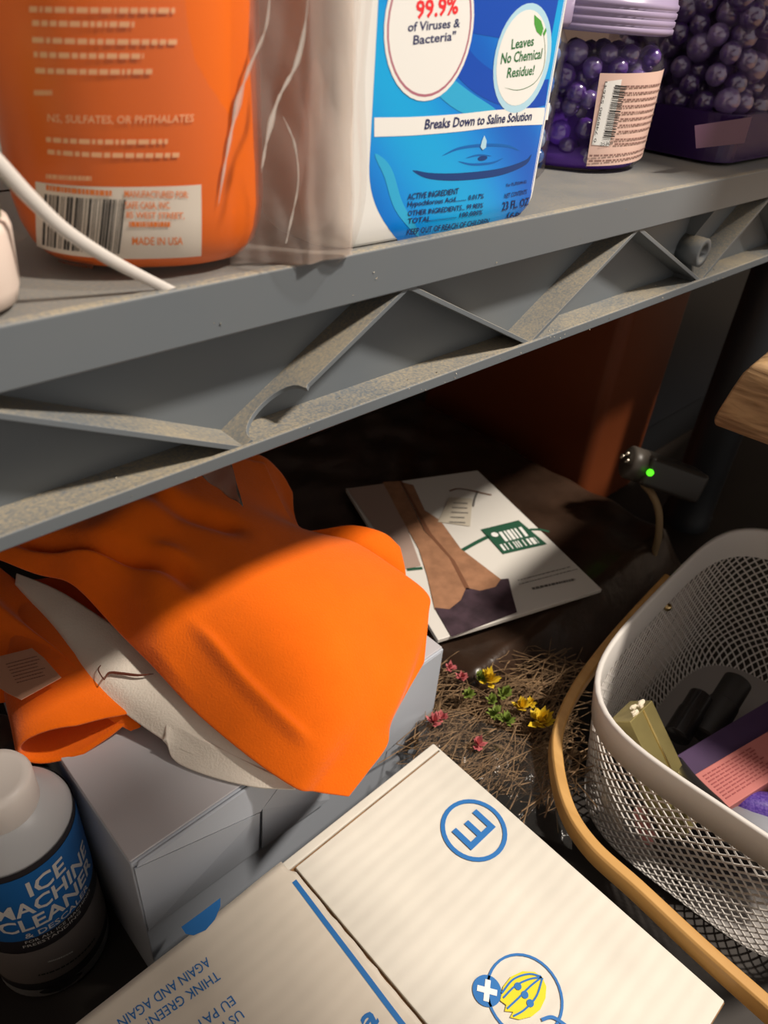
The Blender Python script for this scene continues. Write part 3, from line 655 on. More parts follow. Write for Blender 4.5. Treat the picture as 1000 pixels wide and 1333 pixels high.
# front tuck flap: creased panels a hair proud of the front
fy = gy0-.0008
def panel(name, pts, m=GB): 
    q = MB(); q.prism(pts, (0, .0006, 0)); return q.build(name, m, gb)
z1 = ZG-.0015
panel('front_flap', [(gx0+.004, fy, z1), (.150, fy-.0006, z1), (.118, fy-.004, .098), (gx0+.002, fy-.0012, z1-.001)])
panel('front_flap', [(gx0+.001, fy-.0006, z1-.002), (.1175, fy-.004, .0975), (.1175, fy-.001, .06), (gx0+.001, fy, .06)])
panel('front_flap', [(.1195, fy-.0035, .098), (.152, fy-.001, z1), (.165, fy-.002, z1-.002), (.165, fy-.003, .06), (.1195, fy-.0015, .06)])
panel('front_flap', [(.1665, fy-.001, z1), (gx1-.003, fy, z1), (gx1-.003, fy, .06), (.1665, fy-.001, .06)])

# ================================================================ ice machine cleaner
ic = Vector((.0228, .0500)); ir = .0280
ice = thing('cleaner_bottle', 'white cap cleaner bottle with blue ICE MACHINE CLEANER label, left of grey box', 'bottle', (ic.x, ic.y, 0))
b = MB(); b.lathe([(ir-.003, .0005), (ir, .004), (ir, .1165), (ir-.0008, .119), (ir-.003, .1225), (ir-.009, .127), (.0165, .1295), (.0145, .130), (.0145, .131)], ic, 56); b.build('body', mat('milky_bottle', (.50, .51, .53), .35), ice, smooth=True)
b = MB(); b.lathe([(.0158, .1295), (.0162, .1305), (.0162, .146), (.0150, .1485), (.012, .149)], ic, 40); b.build('cap', mat('white_cap', (.72, .66, .62), .4), ice, smooth=True)
IS = Cyl(ic.x, ic.y, ir)
def band(z0, z1, m, name, eps, parent=ice): 
    q = MB(); q.loft([[Vector((ic.x+(ir+eps)*cos(2*pi*k/56), ic.y+(ir+eps)*sin(2*pi*k/56), z)) for k in range(56)] for z in (z0, z1)], cap=False); return q.build(name, m, parent, smooth=True)
zA = IS.uv(42, 1125).y; print('zA', zA); zB = zA-.0040; zC = zB-.050; zE = zC-.012
lab = band(.012, zA, mat('black_label', (.03, .026, .030), .45), 'label', .0003)
band(zC, zB, mat('ice_blue_label', (.02, .15, .45), .4, var=.15, vscale=20), 'label_band', .0006, lab)
band(.02, zE, mat('grey_label', (.22, .19, .18), .5), 'label_band', .0006, lab)
LT = mat('silver_print', (.66, .63, .60), .5)
def icet(s, p0, p1, f0, f1, m=LT, bold=.02):
    u0_ = IS.uv(*p0).x; u1_ = IS.uv(*p1).x; z = zB-.050*f0; h = .050*(f0-f1)
    V, Fc = text_geo(s, bold); obj('lettering', [IS.pt(Vector((u0_+v.x*(u1_-u0_), z+v.y*h)), .0008) for v in V], Fc, m, lab)
icet('ICE', (38, 1164), (85, 1132), .33, .11); icet('MACHINE', (-3, 1195), (114, 1122), .59, .38); icet('CLEANER', (4, 1216), (122, 1146), .84, .64)
icet('& DESCALER', (38, 1230), (118, 1172), .97, .89, bold=.01)
icet('FOR ALL ICE MACHINES', (42, 1245), (125, 1190), 1.06, 1.015, bold=0); icet('FREESTANDING', (40, 1252), (112, 1212), 1.13, 1.085, bold=0)
tiny_lines(IS, (62, 1249), (95, 1235), (63, 1253), 1, LT, lab, .0012, 90, eps=.0009)
for k_ in (0, 1): tiny_lines(IS, (50+4*k_, 1266+11*k_), (122, 1218+12*k_), (51+4*k_, 1272+11*k_), 1, INK_BLACK, lab, .0014, 91+k_, eps=.0010)
disc(IS, IS.uv(80, 1281), .0034, INK_BLACK, lab, 'seal', .001, asp=3.0)
# grey bottle behind it
gc = on(-12, 965, 2, .105); gc = Vector((gc.x, gc.y))
gr = thing('grey_bottle', 'dark grey rounded bottle half hidden behind the cleaner bottle', 'bottle', (gc.x, gc.y, 0))
b = MB(); b.lathe([(.018, .0005), (.020, .003), (.020, .075), (.016, .090), (.012, .093), (.012, .096)], gc, 32); b.build('body', mat('grey_bottle_plastic', (.10, .095, .09), .5), gr, smooth=True)
b = MB(); b.lathe([(.013, .095), (.0135, .096), (.0135, .110), (.012, .1115)], gc, 32); b.build('cap', mat('grey_cap', (.14, .13, .12), .5), gr, smooth=True)

#@@CLOTH
# ================================================================ orange fleece garment
gar = thing('fleece_garment', 'folded orange fleece garment with white lining piled on the grey box', 'clothing', (.2, .1, ZG))
def fleece(name, c):
    m = mat(name, c, .95, spec=.1, sheen=.25, var=.06, vscale=60, bump=.25, bscale=900); return m
OF = fleece('orange_fleece', (.90, .155, .004)); WL = fleece('white_lining', (.80, .73, .64))
def cloth(name, ctrl, m, nu=60, nv=60, amp=.0012, sc=30, thick=.0026, seed=0, folds=()):
    rows = patch([[pz(p) for p in r] for r in ctrl], nu, nv)
    for j in range(len(rows)):
        for k in range(len(rows[0])):
            p = rows[j][k]; d = amp*noise.noise(Vector((p.x*sc+seed, p.y*sc, p.z*sc)))
            for (a, c_, wd, dep) in folds:
                a_ = Vector(a); c2 = Vector(c_); ab = c2-a_; q = Vector((k/(len(rows[0])-1), j/(len(rows)-1))); t = max(0, min(1, (q-a_).dot(ab)/ab.dot(ab)))
                d += 1.4*dep*math.exp(-((q-a_-ab*t).length/wd)**2)
            rows[j][k] = p+Vector((0, 0, d))
    b = MB(); b.grid(rows); o = b.build(name, m, gar, smooth=True)
    s = o.modifiers.new('solid', 'SOLIDIFY'); s.thickness = thick; s.offset = -1
    su = o.modifiers.new('sub', 'SUBSURF'); su.levels = 1; su.render_levels = 1
    return o
main = cloth('front_panel', [
    [(-90, 700, .185), (30, 650, .195), (150, 605, .205), (250, 585, .20), (345, 600, .185)],
    [(10, 735, .178), (100, 702, .192), (210, 665, .197), (300, 648, .190), (388, 682, .166)],
    [(120, 795, .162), (195, 757, .180), (285, 722, .184), (375, 700, .178), (462, 706, .158)],
    [(262, 935, .143), (315, 880, .158), (375, 828, .168), (448, 775, .166), (527, 746, .150)],
    [(375, 1020, .128), (415, 955, .141), (455, 890, .150), (505, 825, .150), (559, 774, .143)],
    [(412, 1032, .120), (448, 985, .127), (482, 945, .134), (523, 895, .139), (559, 800, .140)],
    [(455, 1038, .114), (480, 1005, .119), (505, 970, .124), (512, 935, .129), (553, 862, .134)]], OF, 70, 80, .0016, 26,
    folds=(((.0, .30), (.55, .12), .05, .006), ((.05, .42), (.38, .30), .04, .004), ((.15, .12), (.35, .33), .035, -.006), ((.45, .05), (.62, .25), .04, -.005), ((.25, .45), (.2, .62), .03, .003)))
cloth('back_roll', [[(392, 692, .158), (420, 688, .160), (460, 683, .160), (500, 693, .152), (522, 712, .145)],
    [(395, 700, .156), (425, 700, .156), (465, 706, .153), (505, 722, .146), (528, 738, .140)],
    [(400, 715, .146), (430, 722, .146), (470, 730, .143), (510, 748, .138), (530, 760, .134)]], OF, 30, 20, .0005)
cloth('back_fold', [[(240, 640, .165), (290, 600, .172), (335, 590, .172), (365, 612, .160), (382, 640, .150)],
    [(300, 680, .160), (330, 660, .164), (355, 645, .162), (372, 655, .152), (385, 675, .145)],
    [(340, 720, .150), (360, 710, .152), (380, 700, .150), (392, 695, .145), (400, 705, .138)]], OF, 30, 20, .001)
cloth('white_lining', [
    [(20, 745, .160), (80, 770, .158), (150, 815, .152), (230, 880, .144), (310, 950, .136), (400, 1020, .124)],
    [(18, 758, .157), (70, 808, .152), (120, 855, .148), (195, 915, .140), (275, 970, .131), (395, 1027, .121)],
    [(15, 762, .150), (68, 820, .146), (105, 880, .141), (185, 945, .132), (255, 985, .126), (385, 1028, .118)]], WL, 60, 24, .0012, 40)
cloth('lining_lobe', [[(215, 935, .136), (250, 955, .134), (300, 980, .130), (350, 1005, .126), (385, 1018, .122)],
    [(215, 950, .134), (245, 975, .128), (290, 995, .126), (340, 1012, .124), (385, 1022, .121)],
    [(217, 962, .132), (226, 990, .123), (270, 1010, .122), (330, 1024, .122), (385, 1028, .120)]], WL, 40, 20, .0004)
left = cloth('lower_layer', [
    [(-120, 730, .160), (-40, 715, .165), (10, 745, .158), (30, 765, .154)],
    [(-120, 800, .155), (-30, 780, .158), (40, 808, .150), (80, 832, .147)],
    [(-110, 880, .148), (0, 850, .148), (80, 865, .143), (115, 890, .139)],
    [(-60, 910, .140), (60, 885, .140), (130, 915, .135), (180, 940, .129)],
    [(0, 915, .134), (90, 905, .134), (140, 935, .129), (170, 952, .125)]], OF, 50, 50, .0016, 34, folds=(((.1, .1), (.8, .5), .06, .004), ((.0, .5), (.7, .75), .05, -.004)))
# sleeve with its open cuff
P0 = on(22, 990, 2, .131); P1 = on(180, 936, 2, .131); ax = (P1-P0); cen = (P0+P1)/2; L = ax.length/2; ax.normalize()
back = Vector((-ax.y, ax.x, 0)).normalized(); back = back if back.y > 0 else -back
def cuff(inner, off, s=1.0, dz=0, n=48):
    out = []
    for k in range(n):
        a = 2*pi*k/n; w_ = .0120*(1-.45*cos(a))  # fatter at the left end
        x = (L*s-inner)*cos(a); z = (w_-inner)*sin(a)
        out.append(cen+ax*x+Vector((0, 0, z+dz+.0005*noise.noise(Vector((a*2, off*60, 0)))))+back*(off+.004*abs(cos(a))))
    return out
b = MB(); b.loft([cuff(.0026, .05, .95), cuff(.0026, .02), cuff(.0026, .002), cuff(.0018, -.0006), cuff(.0008, -.0006), cuff(0, .001), cuff(0, .012, dz=.001), cuff(-.0005, .04, 1, .005), cuff(0, .08, .98, .009), cuff(0, .10, .9, .010)], cap=False)
b.build('sleeve', OF, gar, smooth=True)
# care tag
TS = ZPlane(.1545)
tagp = [(-10, 858), (42, 845), (58, 858), (80, 883), (28, 912), (10, 903), (-10, 890)]
ct = poly(TS, tagp, mat('pale_tag', (.62, .33, .22), .7), gar, 'care_tag', .0003); so = ct.modifiers.new('s', 'SOLIDIFY'); so.thickness = .0004
tiny_lines(TS, (8, 866), (50, 855), (22, 890), 7, mat('tag_ink', (.30, .14, .10), .7), ct, .0006, 21, eps=.0009)
# printed marks on the lining
LS = [on(132, 880, 2, .146), on(150, 878, 2, .146)]
b = MB(); b.tube(spline([on(x, y, 2, .1475) for x, y in ((136, 885), (142, 876), (160, 877), (180, 879), (200, 877))], 20), [.0002+.0006*sin(pi*i/19) for i in range(20)], 6); b.build('stitch_print', mat('brown_thread', (.12, .03, .015), .8), gar)
b = MB(); b.tube(spline([on(x, y, 2, .1475) for x, y in ((131, 866), (128, 872), (132, 880), (136, 885))], 14), .0003, 6); b.build('stitch_print', mat('brown_thread2', (.12, .03, .015), .8), gar)

#@@DARK
# ================================================================ dark brown bag, stocking pack, dried flowers
def hfield(x0, x1, y0, y1, fn, nu, nv, clip=None):
    return [[Vector((x0+(x1-x0)*k/(nu-1), y0+(y1-y0)*j/(nv-1), fn(x0+(x1-x0)*k/(nu-1), y0+(y1-y0)*j/(nv-1)))) for k in range(nu)] for j in range(nv)]
DB = mat('dark_film', (.045, .025, .016), .28, spec=.5, var=.4, vscale=30, bump=.5, bscale=60)
def hump(x, y):
    ex = min(1, max(0, (x-.262)/.03))*min(1, max(0, (.585-x)/.04)); ey = min(1, max(0, (y+.035)/.03))*min(1, max(0, (.36-y)/.06))
    return .0008+.070*(ex*ey)**.5*(1+.06*noise.noise(Vector((x*30, y*30, 0))))
rows = hfield(.262, .585, -.035, .36, hump, 70, 80)
b = MB(); b.grid(rows); dk = b.build('dark_pouch', DB, None, smooth=True); tag(dk, 'dark brown glossy plastic pouch lying under the stocking packet', 'pouch')
so = dk.modifiers.new('s', 'SOLIDIFY'); so.thickness = .0006; so.offset = -1
ZP = .0795
pack = thing('stocking_pack', 'white stocking packet printed with legs and a green logo block', 'packet', (.38, .09, ZP-.004))
SP = ZPlane(ZP)
P = [SP.uv(*p) for p in ((570, 833), (784, 767), (622, 612), (450, 636))]
q = MB(); q.prism([Vector((p.x, p.y, ZP-.0035)) for p in P], (0, 0, .0035)); pk = q.build('envelope', mat('white_card', (.74, .71, .66), .45), pack, bevel=.0006)
SKIN = mat('skin_print', (.40, .20, .11), .5, var=.25, vscale=120); SKIN2 = mat('skin_shadow_print', (.20, .085, .045), .5); SKIRT = mat('skirt_print', (.075, .045, .060), .5, var=.5, vscale=90)
PINKP = mat('dusky_print', (.42, .30, .25), .5); GRN = mat('dark_green_print', (.02, .09, .05), .5)
ink = mat('grey_ink', (.16, .15, .14), .6)
poly(SP, [(452, 637), (500, 630), (520, 660), (548, 737), (524, 742)], PINKP, pk, 'backdrop_print', .0004)
poly(SP, [(498, 628), (520, 627), (537, 660), (552, 692), (585, 725), (608, 768), (604, 786), (585, 797), (566, 794), (556, 750), (545, 715), (520, 670), (510, 650)], SKIN, pk, 'leg_print', .0006)
poly(SP, [(522, 628), (538, 632), (553, 665), (573, 678), (600, 715), (655, 757), (640, 772), (612, 770), (590, 730), (560, 695), (545, 668)], SKIN, pk, 'leg_print', .0006)
poly(SP, [(520, 627), (524, 628), (546, 668), (562, 696), (592, 731), (612, 768), (606, 768), (585, 727), (553, 692), (538, 660)], SKIN2, pk, 'leg_shadow_print', .0008)
poly(SP, [(566, 792), (585, 794), (600, 782), (607, 766), (625, 770), (645, 765), (652, 755), (662, 754), (666, 772), (673, 798), (588, 830)], SKIRT, pk, 'skirt_print', .0008)
poly(SP, [(626, 690), (675, 678), (712, 709), (655, 722)], GRN, pk, 'logo_block', .0007)
stroke(SP, [(602, 717), (620, 707), (636, 699)], .0035, GRN, pk, 'green_line', .0007)
stroke(SP, [(690, 690), (702, 690), (715, 693)], .0025, GRN, pk, 'green_line', .0007)
stroke(SP, [(530, 742), (540, 741), (550, 740)], .003, GRN, pk, 'green_line', .0005)
barcode(SP, (658, 706), (690, 698), (649, 694), PRINT_WHITE, pk, 12, 9, .0009, 'logo_strokes'); barcode(SP, (656, 718), (702, 708), (650, 710), PRINT_WHITE, pk, 13, 11, .0009, 'logo_strokes')
disc(SP, (644, 697), .0030, PRINT_WHITE, pk, 'logo_dot', .0009, n=16, rings=1)
tiny_lines(SP, (692, 766), (756, 752), (694, 770), 1, ink, pk, .0022, 34, eps=.0008)
tiny_lines(SP, (676, 762), (752, 742), (674, 757), 2, ink, pk, .0007, 31, eps=.0008)
poly(SP, [(570, 680), (585, 648), (615, 650), (612, 686)], mat('sticker_paper', (.60, .54, .44), .5), pk, 'price_sticker', .0007)
tiny_lines(SP, (590, 655), (612, 656), (585, 680), 5, ink, pk, .0016, 33, eps=.0010)
stroke(SP, [(585, 640), (600, 637), (640, 645)], .0016, SKIN2, pk, 'print_line', .0006)
stroke(SP, [(622, 640), (618, 650), (616, 660)], .0016, ink, pk, 'print_line', .0006)

fb = thing('dried_flowers', 'bundle of dried grass and small yellow and pink flowers in clear wrap', 'flowers', (.27, -.03, .02))
rr = random.Random(5); b = MB()
for i in range(850):
    px = rr.uniform(545, 735); py = rr.uniform(838, 1010)+max(0, (px-650))*.35
    if py > 1035: continue
    z = rr.uniform(.040, .068); c = on(px, py, 2, z); a = rr.gauss(-.15, .55); L = rr.uniform(.012, .035)
    d = Vector((cos(a), sin(a), rr.gauss(0, .12)))*L; bow = Vector((rr.gauss(0, .005), rr.gauss(0, .005), abs(rr.gauss(0, .004))))
    b.tube(spline([c-d, c+bow, c+d], 6), rr.uniform(.00018, .00042), 4, cap=False)
st = b.build('stems', mat('dry_grass', (.31, .195, .10), .8, var_col=(.12, .07, .035), vscale=150), fb, fix=False); st['kind'] = 'stuff'
def flower(px, py, z, r, m, seed):
    rr = random.Random(seed); c = on(px, py, 2, z); b = MB()
    for i in range(26):
        a = rr.random()*2*pi; e_ = rr.uniform(.1, 1.4); d = Vector((cos(a)*cos(e_), sin(a)*cos(e_), sin(e_))); s = d.cross(Vector((0, 0, 1))).normalized()
        b.add([c, c+d*r*.55+s*r*.25, c+d*r*rr.uniform(.7, 1.1)+Vector((0, 0, r*.1)), c+d*r*.55-s*r*.25], [(0, 1, 2, 3)])
    b.build('flower', m, fb, smooth=True, fix=False)
YF = mat('yellow_petal', (.72, .50, .02), .7); GF = mat('green_leaf', (.16, .22, .03), .7); PF = mat('pink_petal', (.50, .12, .13), .7)
for i, (px, py, r, m) in enumerate(((636, 886, .0075, YF), (626, 884, .005, GF), (678, 921, .006, YF), (690, 917, .004, YF), (703, 940, .0085, YF), (656, 905, .0055, GF), (645, 930, .005, GF), (660, 938, .005, GF), (610, 905, .004, GF), (586, 870, .004, PF), (601, 882, .004, PF), (565, 940, .005, PF), (622, 970, .005, PF), (575, 935, .004, PF), (640, 912, .004, GF))):
    flower(px, py, .072, r*1.25, m, i)
b = MB(); rows = []
for j in range(30):
    row = []
    for k in range(40):
        px = 545+200*k/39; py = 925+j*4.0+max(0, px-600)*.45; z = .0715-.010*abs(j/29-.3)+.004*noise.noise(Vector((px*.04, py*.04, 2)))
        row.append(on(px, py, 2, z))
    rows.append(row)
b.grid(rows); b.build('clear_wrap', clear('wrap_film', (.98, .97, .96), .02, rough=.12, gloss=.15, bump=.5, bscale=120, fres=.6), fb, smooth=True, fix=False)

#@@BASKET
# ================================================================ white mesh basket with bamboo handle
ZR = .120; kc_ = Vector((.416, -.160)); krot = radians(4)
def sup(hx, hy, z, n=120, e=4.2, t0=0):
    out = []
    for k in range(n):
        a = 2*pi*(k+t0)/n; c_, s_ = cos(a), sin(a); r = (abs(c_/hx)**e+abs(s_/hy)**e)**(-1/e); x, y = r*c_, r*s_
        out.append(Vector((kc_.x+x*cos(krot)-y*sin(krot), kc_.y+x*sin(krot)+y*cos(krot), z)))
    return out
HX, HY, HB = .134, .098, .112
bk = thing('mesh_basket', 'white wire mesh basket with folded bamboo handle right of the shipping box', 'basket', (kc_.x, kc_.y, 0))
WM = mat('white_enamel', (.66, .63, .60), .35)
def lev(z):                                       # half extents at height z
    t = z/ZR; return HX-.016*(1-t)-.010*max(0, 1-t*5)**2, HY-.016*(1-t)-.010*max(0, 1-t*5)**2
b = MB(); bz = ZR-.023
o0 = lev(bz); o1 = lev(ZR)
b.loft([sup(o0[0]-.001, o0[1]-.001, bz), sup(o0[0]+.0012, o0[1]+.0012, bz), sup(o1[0]+.0012, o1[1]+.0012, ZR-.001), sup(o1[0]+.0008, o1[1]+.0008, ZR+.0004), sup(o1[0]-.0012, o1[1]-.0012, ZR+.0004), sup(o1[0]-.0020, o1[1]-.0020, ZR-.001), sup(o0[0]-.001, o0[1]-.001, bz)], cap=False)
b.build('rim_band', WM, bk, smooth=True, bevel=0)
# expanded metal wall: two families of strands
NS = 300; per = [sup(*lev(z), z, NS) for z in [bz*i/24 for i in range(25)]]
# equal arc length parametrisation
def eq(ring, n):
    L = [0]
    for i in range(len(ring)): L.append(L[-1]+(ring[(i+1) % len(ring)]-ring[i]).length)
    out = []; j = 0
    for k in range(n):
        t = L[-1]*k/n
        while L[j+1] < t: j += 1
        f = (t-L[j])/(L[j+1]-L[j]); out.append(ring[j].lerp(ring[(j+1) % len(ring)], f))
    return out
NQ = 760; per = [eq(r, NQ) for r in per]
b = MB(); strands = 108; drop = 92
for fam in (1, -1):
    for s in range(strands):
        k0 = s*NQ/strands; pts = []
        for i in range(25):
            k = int(round(k0+fam*drop*(1-i/24))) % NQ; pts.append(per[i][k])
        b.tube(pts, .00062, 4, cap=False)
o = b.build('mesh_wall', WM, bk, smooth=False, fix=False); o['kind'] = 'stuff'
b = MB(); o0 = lev(0.002); b.loft([sup(o0[0], o0[1], .0006), sup(o0[0], o0[1], .002)]); b.build('base', mat('basket_base', (.30, .28, .27), .5), bk)
BAM = wood('bamboo', (.62, .36, .12), (.50, .27, .08), 1, 90, 2, .4, .15)
hp = [pz(p) for p in ((868, 757, .103), (800, 832, .098), (752, 896, .090), (727, 950, .084), (724, 995, .081), (738, 1055, .080), (770, 1105, .081), (830, 1160, .082), (910, 1235, .083), (1000, 1315, .085), (1090, 1395, .089))]
hp = spline(hp, 70); b = MB(); rings = []
for i, p in enumerate(hp):
    t = (hp[min(i+1, 69)]-hp[max(i-1, 0)]).normalized(); side = t.cross(Vector((0, 0, 1))).normalized(); up_ = Vector((0, 0, 1))
    hw, hh = .0033, .0060; rings.append([p+side*hw*sx+up_*hh*sz for sx, sz in ((-.7, -1), (.7, -1), (1, -.8), (1, .8), (.7, 1), (-.7, 1), (-1, .8), (-1, -.8))])
b.loft(rings); b.build('handle', BAM, bk, smooth=True, bevel=.0004)
RIV = mat('brass_rivet', (.55, .42, .22), .25, metal=1)
q = on(869, 790, 1, -.0655); b = MB(); b.tube([q+Vector((0, .006, 0)), q+Vector((0, -.0015, 0)), q+Vector((0, -.003, 0))], [.0030, .0030, .0014], 14); b.build('rivet', RIV, bk, smooth=True)

# contents of the basket
def bar_box(name, label, cat, pa, pb, wd, ht, m, extra=None, up=Vector((0, 0, 1)), bev=.0006):
    """box whose top face's centre line runs from pa to pb"""
    t = (pb-pa); L = t.length; t.normalize(); s = t.cross(up).normalized(); n = s.cross(t).normalized()
    th = thing(name, label, cat, (pa+pb)/2-n*ht)
    M_ = Matrix((t, s, n)).transposed().to_4x4(); M_.translation = pa
    q = MB(); q.box((0, -wd/2, -ht), (L, wd/2, 0), M_); bd = q.build('body', m, th, bevel=bev)
    if extra: extra(th, bd, M_, L)
    return th
def gold_extra(th, bd, M_, L):
    q = MB(); q.box((.001, -.0022, 0), (L-.001, -.0008, .0004), M_); q.build('gold_edge', mat('bright_gold', (.95, .75, .30), .15, metal=1), th)
    q = MB()
    for (x, y, z, d) in ((-.002, -.004, -.002, .004), (-.001, .004, -.001, .0035), (-.003, .001, -.003, .003)): q.add([M_ @ Vector((x+v.x*d*k_*.6, y+v.y*d*k_*1.2, z+v.z*d*k_*.45)) for v in IV for k_ in (.55+.9*abs(noise.noise(v*2.5+Vector((x*900, y*700, 0)))),)], IF)
    q.build('torn_tissue', mat('tissue', (.70, .62, .48), .8), th, fix=False)
bar_box('gold_box', 'slim gold metallic carton standing in the mesh basket corner', 'carton', on(835, 925, 2, .112), on(905, 1075, 2, .060), .024, .016, mat('gold_foil', (.36, .30, .12), .35, metal=.7, var=.2, vscale=40), gold_extra)
def capx(th, bd, M_, L): pass
def cyl_thing(name, label, cat, pa, pb, r, m, group=None, parts=(), capm=None):
    t = (pb-pa); th = thing(name, label, cat, (pa+pb)/2-Vector((0, 0, r)), group)
    b = MB(); b.tube([pa, pa+t*.03, pa+t*.58], [r*.8, r, r], 24); b.build('barrel', m, th, smooth=True, bevel=.0004)
    b = MB(); b.tube([pa+t*.585, pa+t*.97, pb], [r*.93, r*.93, r*.7], 24); b.build('cap', capm or m, th, smooth=True, bevel=.0004)
    return th
BLK = mat('black_gloss', (.014, .012, .012), .25); BLK2 = mat('black_matte', (.02, .017, .016), .5)
cyl_thing('lipstick_tube', 'short black lipstick tube beside the gold carton', 'cosmetic', on(880, 960, 2, .055), on(914, 905, 2, .065), .0085, BLK)
cyl_thing('mascara_tube', 'thicker black mascara tube leaning toward the basket rear', 'cosmetic', on(915, 960, 2, .052), on(962, 885, 2, .070), .0100, BLK2)
PURB = mat('dark_purple_card', (.060, .030, .085), .5, var=.2, vscale=40); PNK = mat('pink_card', (.48, .155, .14), .5)
def pink_extra(th, bd, M_, L):
    q = MB(); rr = random.Random(4)
    for i in range(9):
        y = -.009+.002*i; x = .004
        while x < L*.40: l = rr.uniform(.002, .006); q.add([M_ @ Vector(v) for v in ((x, y, .0003), (x+l, y, .0003), (x+l, y+.0008, .0003), (x, y+.0008, .0003))], [(0, 1, 2, 3)]); x += l+.0012
    for y in (.004, .009): q.add([M_ @ Vector(v) for v in ((L*.5, y, .0003), (L, y, .0003), (L, y+.0012, .0003), (L*.5, y+.0012, .0003))], [(0, 1, 2, 3)])
    q.build('fine_print', mat('dark_pink_ink', (.28, .06, .06), .6), th, fix=False)
bar_box('purple_carton', 'long dark purple cosmetic carton lying across the basket', 'carton', on(893, 1003, 2, .075), on(1060, 900, 2, .075), .020, .02, PURB)
bar_box('pink_carton', 'pink cosmetic carton with tiny print beside the purple carton', 'carton', on(925, 1030, 2, .078), on(1080, 935, 2, .078), .024, .02, PNK, pink_extra)
b = MB(); b.tube(spline([on(882, 992, 2, .075), on(900, 1022, 2, .082), on(935, 1062, 2, .088), on(985, 1105, 2, .090), on(1040, 1150, 2, .09)], 24), [.0035+.004*min(1, i/10) for i in range(24)], 16); o = b.build('black_brush', mat('black_handle', (.02, .018, .018), .3), None, smooth=True)
tag(o, 'curved black brush handle along the basket front wall', 'brush')
PG = mat('purple_glitter', (.05, .018, .22), .35, var_col=(.14, .08, .36), vscale=900)
th = thing('purple_pouch', 'purple glitter tube with pale tip under the pink carton', 'cosmetic', on(985, 1050, 2, .05))
b = MB(); b.tube([on(950, 1047, 2, .066), on(970, 1050, 2, .066), on(1010, 1058, 2, .066), on(1080, 1070, 2, .066)], [.006, .0095, .011, .011], 20); b.build('body', PG, th, smooth=True)
b = MB(); b.tube([on(936, 1040, 2, .066), on(940, 1042, 2, .066), on(950, 1047, 2, .066)], [.003, .006, .0065], 16); b.build('tip', mat('pale_tip', (.55, .48, .45), .4), th, smooth=True)
b = MB(); b.tube([on(940, 1068, 2, .062), on(1000, 1092, 2, .062), on(1080, 1120, 2, .062)], [.011, .012, .012], 24); o = b.build('grey_tube', mat('grey_tube_plastic', (.30, .31, .35), .3), None, smooth=True)
tag(o, 'smooth grey cosmetic tube at the bottom right of the basket', 'cosmetic')
# shapes seen through the front mesh
bar_box('pale_card', 'pale cream card seen through the basket mesh below the rim', 'card', on(790, 1020, 2, .055), on(812, 1062, 2, .03), .022, .003, mat('cream_card', (.62, .55, .46), .6))
bar_box('pink_stick', 'small pink stick seen through the basket mesh', 'cosmetic', on(838, 1055, 2, .055), on(852, 1095, 2, .035), .008, .006, mat('pink_stick_plastic', (.72, .28, .27), .5))
bar_box('dark_case', 'dark case at the bottom of the mesh basket', 'case', Vector((.33, -.13, .022)), Vector((.46, -.20, .022)), .10, .018, mat('dark_case_plastic', (.05, .045, .05), .5))

#@@REST
# ================================================================ wooden table top at the right
TW = wood('rough_wood', (.40, .25, .12), (.16, .085, .035), 1, 150, 8, .6, .6)
Bq = on(928, 553, 2, .250)
tbl = thing('wood_table', 'rough brown wooden table top jutting in at the right edge', 'table', (.7, -.3, 0))
b = MB(); rows = []; n = 30
dirx = Vector((1, .10, 0)).normalized(); diry = Vector((.10, -1, 0)).normalized()
loop = []
c0 = Vector((Bq.x, Bq.y, 0))
prof = [(.001, .2495), (-.0008, .253), (.0005, .262), (.002, .271), (.004, .281), (.0065, .2865), (.012, .2895)]
rings = []
for inset, z in prof:
    rings.append([c0+dirx*inset+diry*inset*1.0+Vector((0, 0, z)), c0+dirx*.60+diry*inset+Vector((0, 0, z)), c0+dirx*.60+diry*.45+Vector((0, 0, z)), c0+dirx*inset+diry*.45+Vector((0, 0, z))])
b.loft(rings); tt = b.build('table_top', TW, tbl, bevel=.0015)
for (x, y) in ((.86, -.18), (.86, -.44)):
    b = MB(); b.box((x-.02, y-.02, 0), (x+.02, y+.02, .2495)); b.build('leg', TW, tbl, bevel=.002)

# ================================================================ black cabinet beyond the shelf end
b = MB(); b.box((.715, .12, 0), (1.15, .205, .62)); cb = b.build('body', mat('black_lacquer', (.010, .011, .013), .45), None, bevel=.003)
cbt = thing('dark_cabinet', 'black cabinet side in the shadow beyond the shelf post', 'cabinet', (.93, .16, 0)); attach(cb, cbt)
b = MB(); b.box((.72, .118, .05), (1.145, .1205, .58)); b.build('door', mat('black_door', (.013, .014, .017), .4), cbt, bevel=.001)

bn = thing('storage_bin', 'dark terracotta storage bin in the shadow at the back', 'bin', (.651, .217, 0))
b = MB(); b.loft([rrect(.651, .217, .0575+h*.01, .115, .012, .0008+h) for h in (0, .24)]); b.build('tub', mat('terracotta_plastic', (.17, .038, .009), .5), bn, bevel=.001)
b = MB(); b.loft([rrect(.651, .217, .062, .1185, .014, z_) for z_ in (.2408, .255)]); b.build('lid', mat('terracotta_lid', (.15, .034, .009), .5), bn, bevel=.002)
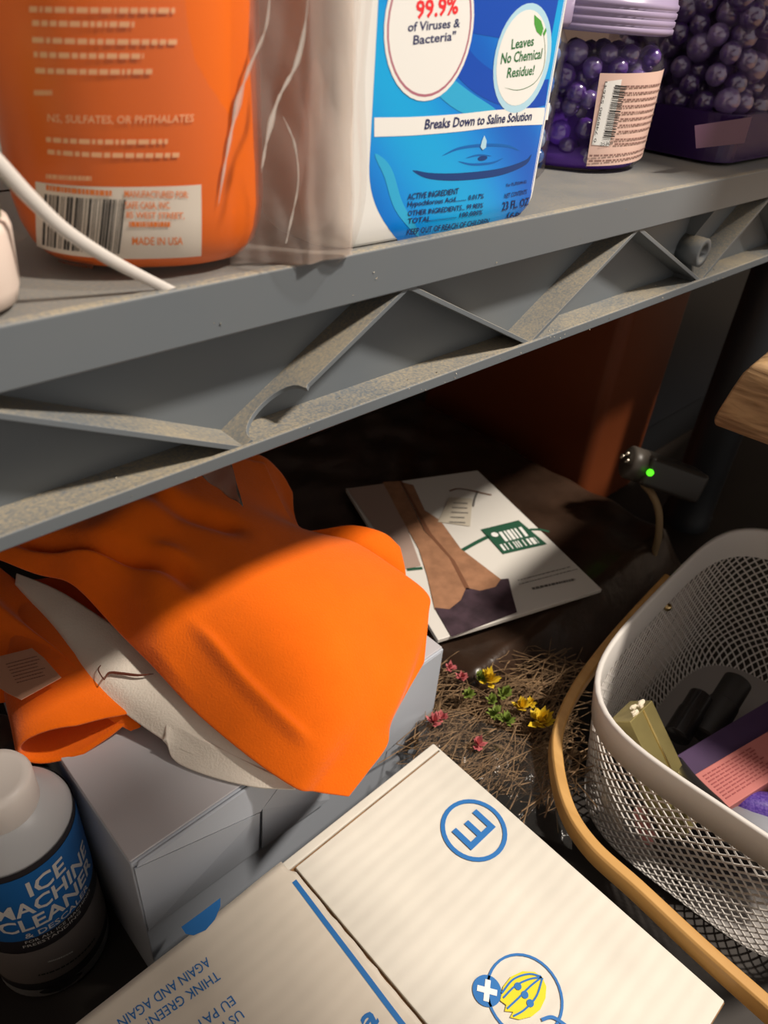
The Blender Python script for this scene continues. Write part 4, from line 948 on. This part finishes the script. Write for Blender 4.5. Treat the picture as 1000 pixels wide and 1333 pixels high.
# ================================================================ small black device with a green light
dc = CAM+ray(866, 618).normalized()*.655
dv = thing('power_adapter', 'small black device with glowing green light and tan cord', 'device', dc-Vector((0, 0, .02)))
ux = (RT*.93-UP*.30+fw*.15).normalized(); uy = Vector((0, 1, 0)); uz = ux.cross(uy).normalized()
uz = uz if uz.z > 0 else -uz
M_ = Matrix((ux, uz.cross(ux), uz)).transposed().to_4x4(); M_.translation = dc
q = MB(); q.box((-.024, -.015, -.013), (.030, .015, .013), M_); q.build('housing', mat('device_black', (.035, .03, .026), .4), dv, bevel=.004, seg=3)
q = MB(); q.tube([M_ @ Vector((-.022, 0, 0)), M_ @ Vector((-.034, 0, 0)), M_ @ Vector((-.036, 0, 0)), M_ @ Vector((-.036, 0, 0))], [.014, .014, .012, .009], 24); q.build('barrel_end', mat('device_grey', (.07, .06, .05), .4), dv, smooth=True)
for a in (.3, 1.6, 2.9):
    q = MB(); c_ = M_ @ Vector((-.036, .006*cos(a), .006*sin(a))); q.tube([c_, c_-ux*.004], .0022, 10); q.build('pin', mat('pin_metal', (.5, .46, .38), .3, metal=1), dv, smooth=True)
lp = CAM+ray(848, 616).normalized()*.630; q = MB(); q.add([lp+v*.0030+Vector((0, .001, 0)) for v in IV], IF); q.build('green_light', mat('green_led', (.1, .8, .05), .3, emit=((.12, 1, .02), 1.3)), dv, smooth=True, fix=False)
dpt = lambda x, y, d: CAM+ray(x, y).normalized()*d
q = MB(); q.tube(spline([dpt(838, 630, .655), dpt(850, 645, .65), dpt(858, 668, .65), dpt(857, 700, .655), dpt(850, 725, .67)], 24), .0030, 10); q.build('cord', mat('tan_cord', (.30, .21, .11), .6), dv, smooth=True)
# corner of a clear packet under the shelf edge
b = MB(); pp = [on(255, 615, 2, .226), on(300, 600, 2, .226), on(317, 660, 2, .216), on(290, 640, 2, .217)]
rows = [[pp[0].lerp(pp[1], k/7).lerp(pp[3].lerp(pp[2], k/7), j/9)+Vector((0, 0, .0006*sin(k+j))) for k in range(8)] for j in range(10)]
b.grid(rows); o = b.build('clear_packet', clear('packet_film', (.75, .72, .7), .25, (.5, .46, .42), .2, gloss=.3), None, smooth=True, fix=False)
so = o.modifiers.new('s', 'SOLIDIFY'); so.thickness = .0004
tag(o, 'corner of a clear plastic packet lying on the orange garment', 'packet')
